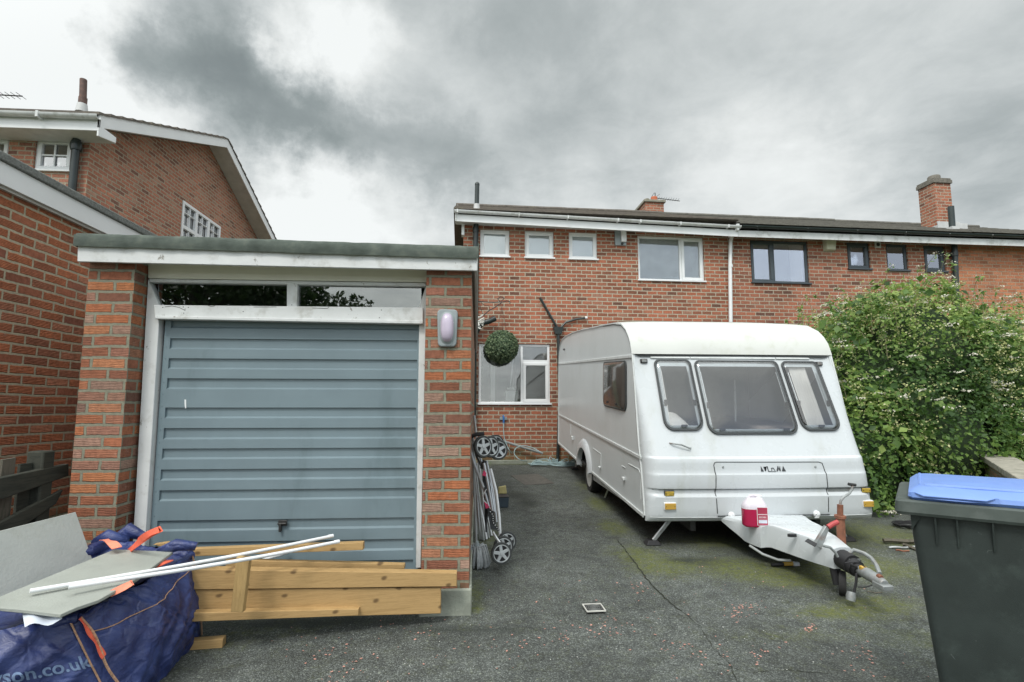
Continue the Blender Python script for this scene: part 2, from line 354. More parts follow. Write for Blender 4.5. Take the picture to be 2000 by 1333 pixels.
M['rust'] = plain('rusty steel', (.21,.085,.05), .8, var=.4, vs=18, dirt=(.33,.15,.08), dirt_amt=.6, dscale=14, bump=.4)
M['red_plastic'] = plain('faded red grip', (.42,.06,.06), .5)
M['galv'] = plain('worn galvanised steel', (.30,.32,.32), .5, metal=.4, var=.25, vs=14, dirt=(.22,.11,.07), dirt_amt=.6, dscale=12)
M['curtain'] = plain('cream curtain', (.80,.77,.74), .9, var=.05)
M['cushion'] = plain('cushion', (.45,.38,.34), .95)
M['interior'] = plain('caravan interior', (.30,.31,.31), .8)
M['room'] = plain('dark room', (.09,.09,.085), .9)
M['blind'] = plain('blind', (.78,.80,.78), .6)
M['frost'] = plain('frosted pane', (.60,.64,.65), .12, var=.03, spec=.8)
M['tyre'] = plain('tyre', (.022,.022,.022), .85)
M['hub'] = plain('white wheel', (.55,.56,.54), .5, dirt=(.2,.18,.14), dirt_amt=.5, dscale=20)
M['bin'] = plain('dark green grey bin plastic', (.029,.038,.036), .5, var=.22, vs=5, spec=.4, bump=.08, bs=200, dirt=(.075,.10,.09), dirt_amt=.35, dscale=7)
T = NT(M['bin'].node_tree); b = [n for n in T.n if n.type == 'BSDF_PRINCIPLED'][0]; oc = objco(T); src = b.inputs['Base Color'].links[0].from_socket
sc1 = T.noise(T.vmath('ADD', T.vmath('MULTIPLY', oc, (3, 3, 1)), T.vmath('SCALE', T.noise(oc, 5, 3, out=1), scale=1.2)), 9, 6, .75)
T.put(b.inputs['Base Color'], T.mix(T.math('MULTIPLY', T.step(sc1, .64, .72), .45), src, (.16, .19, .18)))
M['bin_rim'] = plain('bin rim plastic', (.06,.075,.068), .55, var=.2, vs=8, spec=.4, dirt=(.12,.14,.13), dirt_amt=.4, dscale=9)
M['lid'] = plain('blue bin lid', (.155,.27,.62), .42, var=.08, vs=6, dirt=(.22,.32,.62), dirt_amt=.5, dscale=7)
M['bag'] = None
M['strap'] = plain('orange strap', (.80,.14,.075), .8, var=.15, vs=40)
M['strap_pale'] = plain('pale orange strap', (.85,.27,.17), .8, var=.15, vs=40)
M['stitch'] = plain('bag piping', (.45,.27,.17), .9, var=.4, vs=80)
M['paper'] = plain('paper', (.55,.60,.68), .6)
M['ink'] = plain('ink', (.04,.045,.05), .6)
M['print'] = plain('worn print', (.15,.22,.36), .7, var=.5, vs=30)
M['hose'] = plain('pale blue hose', (.30,.42,.44), .45, var=.1)
M['blue'] = plain('blue plug', (.03,.13,.36), .4)
M['grey_pipe'] = plain('grey waste pipe', (.24,.26,.26), .5)
M['mop'] = plain('grey mop yarn', (.30,.32,.33), 1.0, var=.25, vs=30)
M['silver'] = plain('silver wheel', (.52,.55,.56), .4, metal=.3)
M['fabric'] = plain('dark buggy fabric', (.05,.055,.06), .9)
M['pink'] = plain('pink fabric', (.55,.05,.13), .8)
M['yellow'] = plain('yellow block', (.52,.46,.22), .9, var=.2)
M['iron'] = plain('wrought iron', (.025,.028,.028), .6)
M['rope'] = plain('white cord', (.66,.66,.62), .8)
M['manhole'] = plain('old iron cover', (.085,.08,.07), .85, var=.3, vs=15, bump=.6, bs=60)
M['drain'] = plain('drain grid', (.10,.105,.10), .6, var=.2)
M['drain_rim'] = plain('drain rim', (.52,.52,.48), .7)
M['petal'] = plain('fallen petals', (.48,.25,.20), .8, var=.4, vs=3)
M['chip'] = plain('pale grit', (.55,.56,.53), .8)
M['car'] = plain('silver car paint', (.30,.33,.36), .3, spec=.6, coat=.4)
M['crack'] = plain('open crack', (.018,.02,.012), .95)
M['glass'] = glass('window glass', (.94,.96,.96), .08)
M['glass_dark'] = glass('garage glass', (.55,.60,.57), .13)
M['acrylic'] = glass('caravan acrylic', (.84,.87,.88), .085, .03, 1.0)
M['glass_up'] = glass('upper glass', (.9,.92,.94), .30)

# bag fabric with fine weave and creases
m, T, b = newmat('woven navy bag'); oc = objco(T)
n1 = T.noise(oc, 5, 5, .6); n2 = T.noise(T.vmath('MULTIPLY', oc, (1, 1, 2)), 14, 5, .7, dist=.8)
c = T.mix(T.step(n1, .35, .7), (.017, .027, .105), (.038, .062, .20))
c = T.mix(T.math('MULTIPLY', T.step(n2, .58, .75), .45), c, (.14, .18, .33))
T.put(b.inputs['Base Color'], c); T.put(b.inputs['Roughness'], T.ramp(n2, [(.3, .34), (.7, .55)]))
b.inputs['Specular IOR Level'].default_value = .6
ck = T.new('ShaderNodeTexVoronoi', {'Vector': T.vmath('ADD', oc, T.vmath('SCALE', T.noise(oc, 4, 3, out=1), scale=.25)), 'Scale': 7.0}, feature='DISTANCE_TO_EDGE').outputs[0]
hh = T.math('ADD', T.math('MULTIPLY', T.step(ck, 0, .12), .5), T.math('MULTIPLY', n2, .9))
hh = T.math('ADD', hh, T.math('MULTIPLY', T.noise(oc, 60, 3), .2))
T.put(b.inputs['Normal'], T.new('ShaderNodeBump', {'Height': hh, 'Strength': .35, 'Distance': .025}).outputs[0])
M['bag'] = m
# ================================================================== GROUND
def asphalt():
    m, T, b = newmat('old asphalt'); oc = objco(T)
    at_m = T.new('ShaderNodeAttribute', attribute_name='moss').outputs['Fac']
    at_d = T.new('ShaderNodeAttribute', attribute_name='dark_blotch').outputs['Fac']
    vo = T.new('ShaderNodeTexVoronoi', {'Vector': oc, 'Scale': 165.0}, feature='F1'); vc = T.new('ShaderNodeSeparateColor', {0: vo.outputs[1]}).outputs[0]
    vo2 = T.new('ShaderNodeTexVoronoi', {'Vector': oc, 'Scale': 48.0}, feature='F1'); vc2 = T.new('ShaderNodeSeparateColor', {0: vo2.outputs[1]}).outputs[1]
    big = T.noise(oc, 1.3, 6, .65); mid = T.noise(oc, 7, 5, .7)
    c = T.ramp(vc, [(0, .046), (.4, .075), (.72, .112), (.9, .165), (1, .24)])
    c = T.mix(T.math('MULTIPLY', T.step(vc2, .93, .96), T.step(vo2.outputs[0], .45, .25)), c, (.22, .22, .20))
    c = T.mix(1, c, (.96, 1.06, .99), 'MULTIPLY')
    c = T.mix(1, c, T.ramp(big, [(.25, .58), (.5, .95), (.75, 1.38)]), 'MULTIPLY')
    c = T.mix(1, c, T.ramp(mid, [(.28, .55), (.5, 1.0), (.75, 1.22)]), 'MULTIPLY')
    c = T.mix(T.math('MULTIPLY', T.step(T.noise(oc, 2.2, 6, .7), .56, .72), .22), c, (.17, .18, .165))
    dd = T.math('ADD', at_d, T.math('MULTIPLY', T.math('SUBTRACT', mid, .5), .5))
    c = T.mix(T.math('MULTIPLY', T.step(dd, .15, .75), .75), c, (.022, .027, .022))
    mm = T.math('ADD', at_m, T.math('MULTIPLY', T.math('SUBTRACT', T.noise(oc, 9, 6, .72), .5), 1.3))
    mm = T.math('ADD', mm, T.math('MULTIPLY', T.math('SUBTRACT', T.noise(oc, 70, 4, .75), .5), 1.3))
    mf = T.math('MULTIPLY', T.step(mm, -.05, .85), T.ramp(T.noise(oc, 26, 5, .75), [(.35, .15), (.6, 1.0)]))
    mc = T.mix(T.noise(oc, 22, 4, .7), (.05, .07, .015), (.20, .215, .03))
    c = T.mix(T.math('MULTIPLY', mf, .8), c, mc)
    T.put(b.inputs['Base Color'], c); b.inputs['Roughness'].default_value = .82; b.inputs['Specular IOR Level'].default_value = .35
    ht = T.math('ADD', T.math('MULTIPLY', vo.outputs[0], -1.0), T.math('MULTIPLY', T.noise(oc, 18, 4, .6), 1.6))
    T.put(b.inputs['Normal'], T.new('ShaderNodeBump', {'Height': ht, 'Strength': .8, 'Distance': .008}).outputs[0])
    return m
M['asphalt'] = asphalt()
# moss (a) and darker asphalt (b) blotches given at ground points
mossb = [((1170,985),.16,.45,.9),((1200,1030),.16,.3,.9),((1250,1085),.22,.28,.9),((1300,1110),.3,.2,.7),((1450,1110),.35,.25,.8),((1540,1130),.3,.2,1.0),
 ((1620,1110),.35,.3,.7),((1640,1195),.3,.12,1.0),((1720,1180),.25,.15,.9),((1740,1110),.3,.3,.75),((1720,1040),.4,.5,.7),((1600,1060),.5,.4,.5),((1380,1060),.4,.3,.5),
 ((1800,1250),.25,.2,.35),((930,1160),.06,.3,.7),((955,1050),.15,.5,.5),((945,960),.2,.7,.5),((1000,905),.7,.25,.7),((1085,905),.4,.3,.8),((1150,950),.2,.5,.6),((1790,1060),.3,.3,.7),((520,1235),.35,.06,.35),((1560,1240),.5,.1,.3),
 ((430,1260),.2,.1,.3),((905,1190),.12,.05,.8)]
darkb = [((1010,968),.35,.35,.55),((1035,985),.2,.3,.6),((1180,890),1.2,.9,.5),((1450,1050),.7,.8,.75),((1600,1035),.7,.7,.6),((1380,1100),.3,.15,.5),((1330,1095),.2,.08,.5),
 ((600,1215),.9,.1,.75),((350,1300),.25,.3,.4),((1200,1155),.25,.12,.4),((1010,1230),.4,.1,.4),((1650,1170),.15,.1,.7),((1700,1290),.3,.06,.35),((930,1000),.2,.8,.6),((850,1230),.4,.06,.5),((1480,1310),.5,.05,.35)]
mossp = [(G(*p), a, c_, d_) for p, a, c_, d_ in mossb]; darkp = [(G(*p), a, c_, d_) for p, a, c_, d_ in darkb]
NX, NY = 230, 230
def gp(i, j):
    x = -4+12.5*i/NX; y = .3+12.2*j/NY
    z = gz(y)+.010*noise.noise((x*.9, y*.9, 3))+.004*noise.noise((x*3.1, y*3.1, 7))
    return (x, y, z)
mb = MB().grid(gp, NX, NY)
drv = tag(mb.build('driveway', M['asphalt'], fix=False, ang=180), kind='structure')
def field(lst, x, y): return min(1.2, sum(d_*math.exp(-((x-p.x)/a)**2-((y-p.y)/c_)**2) for p, a, c_, d_ in lst))
for nm, lst in (('moss', mossp), ('dark_blotch', darkp)):
    at_ = drv.data.attributes.new(nm, 'FLOAT', 'POINT')
    at_.data.foreach_set('value', [field(lst, v.co.x, v.co.y) for v in drv.data.vertices])
m, T, b = newmat('grass and earth'); oc = objco(T)
T.put(b.inputs['Base Color'], T.mix(T.noise(oc, .8, 6), (.05, .07, .02), (.09, .085, .05))); b.inputs['Roughness'].default_value = 1
mb = MB()
ys = [-600, 3.2, 10.9, 600]; zz = [-.03, -.03, .25, .25]
for i in range(3): mb.quad((-700, ys[i], zz[i]), (700, ys[i], zz[i]), (700, ys[i+1], zz[i+1]), (-700, ys[i+1], zz[i+1]))
tag(mb.build('ground', m, merge=True), kind='structure')
# the open joint crossing the asphalt
def strip(name, pts, wd, mat, parent, dz=.004):
    mb = MB(); P = [G(*p) for p in pts]; Q = []
    for a, b_ in zip(P, P[1:]):
        n = max(2, int((b_-a).length/.03))
        for k in range(n): Q.append(lrp(a, b_, k/n))
    Q.append(P[-1]); L = []; R = []
    for i, q in enumerate(Q):
        t = (Q[min(i+1, len(Q)-1)]-Q[max(i-1, 0)]).normalized(); s_ = Vector((-t.y, t.x, 0))
        q = q+s_*random.uniform(-.006, .006); ww = wd*random.uniform(.25, 1.3)
        zz_ = gz(q.y)+.010*noise.noise((q.x*.9, q.y*.9, 3))+.004*noise.noise((q.x*3.1, q.y*3.1, 7))+dz
        L.append((q.x+s_.x*ww, q.y+s_.y*ww, zz_)); R.append((q.x-s_.x*ww, q.y-s_.y*ww, zz_))
    n = len(Q); mb.add(L+R, [(i, i+1, n+i+1, n+i) for i in range(n-1)])
    return mb.build(name, mat, parent)
strip('joint_crack', [(1205,1055),(1240,1100),(1262,1130),(1300,1170),(1330,1195)], .007, M['crack'], drv)
strip('hairline_crack', [(1330,1195),(1370,1228),(1392,1268),(1425,1300),(1440,1333)], .0022, M['crack'], drv)
strip('hairline_crack', [(1400,1300),(1470,1318),(1540,1312),(1620,1318)], .002, M['crack'], drv)
# drain
p = G(1160, 1190); fr = Frame((p.x, p.y, p.z+.004), radians(2))
t = thing('drain_cover', 'small square drain grid with pale rim set in the asphalt', 'drain', fr)
mb = MB(); frame_box(mb, -.068, .068, -.068, .068, .007, 0, 1); mb.v = [(x, z, .002+y*.008) for x, y, z in mb.v]; mb.build('drain_rim', M['drain_rim'], t)
mb = MB().box(-.06, .06, -.06, .06, -.004, .003); mb.build('drain_well', M['black'], t)
mb = MB()
for r in (.052, .039, .026, .013): mb.tube([(r*cos(2*pi*k/24), r*sin(2*pi*k/24), .006) for k in range(24)], .0032, 6, closed=True)
for k in range(3): a = pi*k/3+.3; mb.box(-.055, .055, -.0025, .0025, .0045, .008); mb.v[-8:] = [(x*cos(a)-y*sin(a), x*sin(a)+y*cos(a), z) for x, y, z in mb.v[-8:]]
mb.build('drain_grid', M['drain'], t)
# manhole cover
P4 = [G(*q) for q in ((997,930),(1050,927),(1083,945),(1025,949))]
mb = MB().ext([(q.x, q.y, q.z+.012) for q in P4], (0, 0, -.03)); tag(mb.build('manhole_cover', M['manhole'], bevel=.004), 'flat rusty brown inspection cover in the asphalt near the house', 'manhole cover')
# petals and grit
def scatter(name, mat, n, spots, size, label, cat):
    mb = MB()
    for i in range(n):
        if spots and random.random() < .75:
            s_ = random.choice(spots); q = G(s_[0]+random.gauss(0, s_[2]), s_[1]+random.gauss(0, s_[2]*.45))
        else: q = G(random.uniform(560, 1820), 1090+abs(random.gauss(0, 110)))
        if q.y < .6 or q.y > 10: continue
        z0 = gz(q.y)+.010*noise.noise((q.x*.9, q.y*.9, 3))+.004*noise.noise((q.x*3.1, q.y*3.1, 7))+.003
        a = random.uniform(0, 6.3); s2 = size*random.uniform(.5, 1.3); lift = [random.uniform(0, s2*.5) for _ in range(4)]
        c_, s3 = cos(a), sin(a); pts = [(-1, -.6), (.9, -.5), (1, .6), (-.7, .7)]
        mb.add([(q.x+s2*(u*c_-v*s3), q.y+s2*(u*s3+v*c_), z0+l) for (u, v), l in zip(pts, lift)], [(0, 1, 2, 3)])
    return tag(mb.build(name, mat), label, cat, kind='stuff')
scatter('fallen_petals', M['petal'], 420, [(1320,1265,18),(1235,1147,18),(1190,1228,20),(1440,1205,14),(1460,1190,14),(1585,1228,8),(1480,1280,30),(1690,1280,30),(1100,1240,40),(960,1280,50),(640,1275,40),(700,1320,40),(820,1240,50),(1230,1230,40),(1700,1320,40),(1370,1300,40)], .0065, 'pink fallen petals scattered over the asphalt', 'petals')
scatter('grit', M['chip'], 330, [(1100,1200,120),(1300,1200,150),(1180,1000,50),(1100,1100,80),(1500,1280,150),(700,1290,120)], .0035, 'pale grit scattered over the asphalt', 'grit')

# ================================================================== GARAGE
YG = 3.66; YF = 3.79
fr = Frame((-1.37, YG, 0)); t = thing('garage', 'brick garage with a blue grey up and over door and flat felt roof', 'garage', fr)
ox = 1.37
def L(p): return fr.I @ Vector(p)
def gY(px, py, y): return W.Y(px, py, y)
xl0, xl1, xr0, xr1 = -2.69, -2.385, -.372, -.045
mb = MB()
for x0, x1, y0, y1 in ((xl0, xl1, YG, YF+.12), (xr0, xr1, YG, YF+.12), (xl0, xl0+.11, YF+.12, 9.0), (xr1-.11, xr1, YF+.12, 9.0), (xl0+.11, xr1-.11, 8.89, 9.0)):
    mb.box(x0+ox, x1+ox, y0-YG, y1-YG, -.1 if x0 < -1 else .16, 2.44)
mb.build('wall', M['brick_pier'], t, bevel=.002)
mb = MB(); mb.box(xr0-.01+ox, xr1+.018+ox, -.02, .18, -.05, .185)
for k in range(len(mb.v)): pass
mb.build('plinth', M['concrete'], t, bevel=.012)
mb = MB(); mb.box(xr1+ox, xr1+.014+ox, .0, 5.3, -.05, .20); mb.build('render_strip', M['concrete'], t, bevel=.004)
# fascia board, soffit and felt
YO = 3.585-YG
z0 = gY(500, 525, 3.585).z
fT = [gY(152,479,3.585), gY(932,504,3.585)]; fB = [gY(151,511,3.585), gY(932,529,3.585)]
mb = MB().ext([L(fB[0]), L(fB[1]), L(fT[1]), L(fT[0])], (0, .024, 0)); 
# corner-end board on the right
q = L(fB[1]); q2 = L(fT[1]); mb.build('fascia', M['white_paint'], t, bevel=.002)
mb = MB().box(q.x-.02, q.x+.003, .025+YO+.001, 5.3, q.z+.01, q2.z-.002); mb.build('side_fascia', M['white_paint'], t, bevel=.002)
zt = (L(fT[0]).z+L(fT[1]).z)/2
XFL = fT[0].x
def feltp(i, j):
    # wavy felt drip over the fascia and flat top: profile j across, i along x
    x = lrp(XFL-.012, .004, i/80)+ox
    w_ = .006*noise.noise((x*3, 0, 1))+.003*noise.noise((x*11, 0, 5)); zf = lrp(L(fT[0]).z, L(fT[1]).z, i/80)
    prof = [(YO-.004, zf-.004), (YO-.022, zf-.012), (YO-.026, zf+.02), (YO-.02, zf+.06), (YO-.004, zf+.082), (YO+.03, zf+.094), (YO+.1, zf+.09), (.5, zf+.06), (2.0, zf+.04), (5.4, zf-.02)]
    y, z = prof[j]
    return (x, y+w_*(j < 5)*1.3, z+w_*(1 if j in (1, 2, 3, 4, 5) else 0))
mb = MB().grid(feltp, 80, 9)
mb.build('roof_felt', M['felt'], t, ang=50)
mb = MB().box(XFL+.01+ox, -.0+ox, YO+.03, 5.35, 2.45, 2.5); mb.build('roof_deck', M['cream_board'], t)
mb = MB()
for xx in (XFL-.014+ox, .003+ox): mb.box(xx-.004, xx+.004, YO-.02, 5.35, 2.505, 2.585)
split_build(mb, 'roof_felt_edge', M['felt'], t, bevel=.003)
mb = MB().box(xl0+.0+ox, xr1+.02+ox, YO+.026, .0, 2.42, 2.43); mb.build('soffit', M['cream_board'], t)
# header board + door frame
yf = YF-YG
def Lf(px, py, y=YF): return L(gY(px, py, y))
hb = [Lf(289, 543), Lf(833, 553)]; xL = Lf(287, 600).x; xR = Lf(833, 600).x
mb = MB().ext([Lf(289,544), Lf(834,552), Lf(834,505), Lf(289,505)], (0, .03, 0)); mb.build('header_board', M['cream_board'], t, bevel=.003)
mb = MB()
def bar(a, b_, c_, d_, y=YF, th=.06): mb.ext([Lf(*a, y), Lf(*b_, y), Lf(*c_, y), Lf(*d_, y)], (0, th, 0))
bar((258,1075),(283,1075),(312,600),(289,545), YF+.003, .07); bar((812,1110),(822,1110),(833,553),(819,600), YF+.003, .07)
bar((300,596),(826,601),(826,632),(302,622), YF-.03, .09)       # rail over the door
bar((302,617),(826,626.5),(826,633),(302,623), YF-.045, .03)
bar((291,545),(832,553),(832,560),(291,551), YF-.004, .06)
bar((560,552),(581,552),(580,600),(560,600), YF-.006, .05)
mb.build('door_frame', M['white_paint'], t, bevel=.004)
for a, b_ in ((311, 560), (581, 821)):
    mb = MB(); mb.ext([Lf(a-2,602,YF+.03), Lf(b_+2,602,YF+.03), Lf(b_+2,545,YF+.03), Lf(a-2,545,YF+.03)], (0, .004, 0)); mb.build('transom_pane', M['glass_dark'], t)
# nail holes and flaked paint
mb = MB()
for px, py in ((318,601),(358,600),(368,601),(359,612),(475,609),(745,606),(741,621),(570,596)): 
    c_ = Lf(px, py, YF-.0305); mb.lathe([(.0035, 0), (.0035, .001)], c_, (0, -1, 0), 8)
for pts in ([(322,600),(336,598),(350,601),(362,607)], [(403,596),(412,599),(420,598)], [(495,600),(540,600)], [(610,602),(640,603),(642,600)]):
    mb.tube([Lf(x, y, YF-.0305) for x, y in pts], .0018, 5)
split_build(mb, 'paint_flaw', M['dark_metal'], t)
# door panel with recessed horizontal bands
dpx = [(0,641),(662,682),(701,721),(740,760),(797,817),(837,858),(877,897),(917.5,938),(958,978),(1017,1037)]
YD = YF+.045
xa, xb = Lf(305, 850, YD).x, Lf(826, 850, YD).x
xa, xb = -2.262+ox, -.405+ox
dz = []
for a, b_ in dpx:
    dz.append((Lf(390, b_, YD).z, Lf(390, a, YD).z if a else 2.06))
dz.append((Lf(390, 1082, YD).z, Lf(390, 1060, YD).z)); dz.append((Lf(390, 1125, YD).z, Lf(390, 1102, YD).z)); dz.append((Lf(390, 1163, YD).z, Lf(390, 1143, YD).z)); dz = sorted(dz)
zs = [.03]
for a, b_ in dz: zs += [a, b_]
zs.append(2.08)
yd = YD-YG; rec = .016; mb = MB(); prof = []
for k, z in enumerate(zs):
    if k == 0 or k == len(zs)-1: prof.append((yd, z)); continue
    if k % 2: prof += [(yd, z-.002), (yd+rec, z+.011)]   # bottom ledge of a recess
    else: prof += [(yd+rec, z), (yd, z+.002)]       # top lip
xi0, xi1 = xa+.042, xb-.042
n = len(prof)
def dent(x, z): return .0025*noise.noise((x*2.2, z*2.2, 4))
nx = 30
def dp(i, j): x = lrp(xi0, xi1, i/nx); y, z = prof[j]; return (x, y+dent(x, z), z)
mb.grid(dp, nx, n-1)
mb.grid(lambda i, j: (lrp(xa, xi0, i), yd+dent(lrp(xa, xi0, i), zs[j])*i, zs[j]), 1, len(zs)-1)
mb.grid(lambda i, j: (lrp(xi1, xb, i), yd+dent(lrp(xi1, xb, i), zs[j])*(1-i), zs[j]), 1, len(zs)-1)
for x in (xi0, xi1):
    for a, b_ in dz: mb.quad((x, yd, a), (x, yd+rec, a+.011), (x, yd+rec, b_), (x, yd, b_+.002))
dr = mb.build('door_panel', M['door'], t, ang=25, fix=False)
mb = MB()
for x in (xa+.018, xb-.018):
    for k in range(22): mb.lathe([(.004, 0), (.003, .003)], (x, yd-.0005, .15+k*.085), (0, -1, 0), 8)
split_build(mb, 'rivet', M['door'], dr)
c_ = Lf(553, 1022, YD); mb = MB().box(c_.x-.03, c_.x+.03, c_.y-.012, c_.y-.001, c_.z-.018, c_.z+.022); mb.box(c_.x-.02, c_.x-.004, c_.y-.03, c_.y-.004, c_.z-.055, c_.z+.004); mb.tube([(c_.x-.03, c_.y-.02, c_.z), (c_.x+.03, c_.y-.025, c_.z)], .008)
mb.build('door_handle', M['dark_metal'], dr, bevel=.003)
c_ = Lf(362, 789, YD); mb = MB().ext([(c_.x-.007, c_.y-.001, c_.z+.03), (c_.x+.004, c_.y-.001, c_.z+.03), (c_.x+.009, c_.y-.001, c_.z-.03), (c_.x+.002, c_.y-.001, c_.z-.035), (c_.x-.004, c_.y-.001, c_.z-.005)], (0, -.001, 0)); mb.build('paint_splash', M['upvc'], dr)
mb = MB().box(xa, xb, yd+.16, yd+.2, 2.0, 2.42); mb.box(xa, xb, yd+.9, yd+.95, .0, 2.4)
mb.build('garage_interior', M['room'], t)
# wall lamp on the right pier
c_ = W.Y(874, 642, YG); fl = Frame(c_); lt = thing('wall_lamp', 'oval bulkhead lamp with lilac cover on the garage pier', 'lamp', fl)
mb = MB(); o_ = rrect(-.073, .073, -.135, .135, .03); mb.ext([(x*(1-.1*(1 if z < 0 else 0)), -.001, z) for x, z in o_], (0, -.03, 0)); mb.build('lamp_base', M['lamp_grey'], lt, bevel=.008)
def dome(name, a, b_, h0, h1, mat, dz_=0, e=2.6):
    mb = MB(); nr, ns = 10, 32; vs = []; fs = []
    for i in range(nr+1):
        s_ = 1-i/nr
        for k in range(ns):
            th = 2*pi*k/ns; cx_, sx_ = cos(th), sin(th)
            rr = (abs(cx_)**e+abs(sx_)**e)**(-1/e)
            vs.append((a*rr*cx_*s_, -h0-(h1-h0)*sqrt(max(0, 1-s_**2.6)), b_*rr*sx_*s_+dz_))
    for i in range(nr):
        for k in range(ns): fs.append((i*ns+k, i*ns+(k+1) % ns, (i+1)*ns+(k+1) % ns, (i+1)*ns+k))
    mb.add(vs, fs); return mb.build(name, mat, lt, ang=60)
dome('lamp_bezel', .058, .118, .03, .052, M['lamp_grey']); dome('lamp_cover', .046, .103, .045, .088, M['lilac'])

# ================================================================== LEFT NEIGHBOUR'S GARAGE
XN = -3.45; fr = Frame((XN, 3.0, 0)); t = thing('neighbour_garage', 'ribbed red brick garage at the left edge with white fascia and grey felt', 'garage', fr)
zN = [W.X(0, 309, XN).z, W.X(277, 455, XN).z]
mb = MB().box(-2.6, 0, .18, 5.4, -.1, 3.03); mb.build('wall', M['brick_side'], t)
a, b_ = W.X(0,309,XN+.06), W.X(277,452,XN+.06); a2, b2 = W.X(0,353,XN+.06), W.X(240,458,XN+.06)
mb = MB().box(.03, .055, .1, 5.5, 3.0, a.z); mb.box(-2.7, .03, 5.48, 5.5, 3.0, a.z); mb.build('fascia', M['upvc'], t, bevel=.003)
mb = MB().box(-2.75, .075, .08, 5.55, a.z-.015, a.z+.055); mb.build('roof_felt', M['felt_grey'], t, bevel=.012)
mb = MB().box(-2.7, .03, .1, 5.5, 2.98, 3.0); mb.build('soffit', M['soffit'], t)

# ================================================================== TERRACE HOUSES
YH = 10.85; RH = radians(1.9); H = Frame((0, YH, 0), RH)
def wall(mb, x0, x1, z0, z1, holes, y=0, dep=.10, back=8.0):
    xs = sorted({x0, x1, *[h[0] for h in holes], *[h[1] for h in holes]}); zs = sorted({z0, z1, *[h[2] for h in holes], *[h[3] for h in holes]})
    for a, b_ in zip(xs, xs[1:]):
        for c_, d_ in zip(zs, zs[1:]):
            if any(h[0]-1e-6 <= a and b_ <= h[1]+1e-6 and h[2]-1e-6 <= c_ and d_ <= h[3]+1e-6 for h in holes): continue
            mb.quad((a, y, c_), (b_, y, c_), (b_, y, d_), (a, y, d_))
    for a, b_, c_, d_ in holes:
        mb.quad((a, y, c_), (a, y+dep, c_), (a, y+dep, d_), (a, y, d_)); mb.quad((b_, y, c_), (b_, y, d_), (b_, y+dep, d_), (b_, y+dep, c_))
        mb.quad((a, y, d_), (a, y+dep, d_), (b_, y+dep, d_), (b_, y, d_)); mb.quad((a, y, c_), (b_, y, c_), (b_, y+dep, c_), (a, y+dep, c_))
    mb.quad((x0, y, z0), (x0, y, z1), (x0, back, z1), (x0, back, z0)); mb.quad((x1, y, z0), (x1, back, z0), (x1, back, z1), (x1, y, z1)); mb.quad((x0, back, z0), (x0, back, z1), (x1, back, z1), (x1, back, z0))
def window(parent, hole, fm, mull=(), wd=.05, sash=(), blind='none', sill=True, gl='glass', y=.035):
    """hole x0,x1,z0,z1; mull = x positions of mullions; sash = list of (x0,x1,z0,z1) opening lights"""
    x0, x1, z0, z1 = hole; mb = MB(); frame_box(mb, x0+.002, x1-.002, z0+.002, z1-.002, wd, y, y+.05)
    for q in mull: mb.box(q-wd*.45, q+wd*.45, y, y+.05, z0+wd, z1-wd)
    fo = mb.build('window', fm, parent, bevel=.004)
    for s_ in sash:
        mb = MB(); frame_box(mb, *s_, .062, y-.016, y+.03); mb.build('sash', fm, fo, bevel=.006)
    if sill: mb = MB().box(x0-.02, x1+.02, -.045, y+.02, z0-.012, z0+.022); mb.build('sill', fm, fo, bevel=.004)
    MB().box(x0+wd*.8, x1-wd*.8, y+.022, y+.026, z0+wd*.8, z1-wd*.8).build('pane', M[gl], fo)
    if blind == 'frost': MB().box(x0+.03, x1-.03, y+.04, y+.05, z0+.03, z1-.03).build('frosted_layer', M['frost'], fo)
    if blind == 'slats':
        mb = MB(); n = int((z1-z0)/.025)
        for k in range(n): zz_ = z0+.03+k*.025; mb.quad((x0+.04, y+.045, zz_), (x1-.04, y+.045, zz_), (x1-.04, y+.058, zz_+.0215), (x0+.04, y+.058, zz_+.0215))
        mb.build('venetian_blind', M['blind'], fo)
    if blind == 'open':
        mb = MB(); n = int((z1-z0)/.025)
        for k in range(n): zz_ = z0+.03+k*.025; mb.box(x0+.04, x1-.04, y+.09, y+.112, zz_, zz_+.003)
        mb.build('venetian_blind', M['blind'], fo)
    mb = MB()
    a, b_, c_, d_ = x0-.05, x1+.05, z0-.05, z1+.05; yb = .75
    mb.add([(a,.105,c_),(b_,.105,c_),(b_,.105,d_),(a,.105,d_),(a,yb,c_),(b_,yb,c_),(b_,yb,d_),(a,yb,d_)], [(4,5,6,7),(0,1,5,4),(3,7,6,2),(0,4,7,3),(1,2,6,5)])
    mb.build('room', M['room'], fo)
    return fo
def gutter(mb, x0, x1, z, y, r=.055):
    pts = [(y+r*cos(a), z+r*sin(a)) for a in [radians(q) for q in range(180, 361, 20)]]
    pts = pts+[(yy*.0+y+(yy-y)*.86, z+(zz_-z)*.86) for yy, zz_ in reversed(pts)]
    mb.ext([(x0, yy, zz_) for yy, zz_ in pts], (x1-x0, 0, 0))
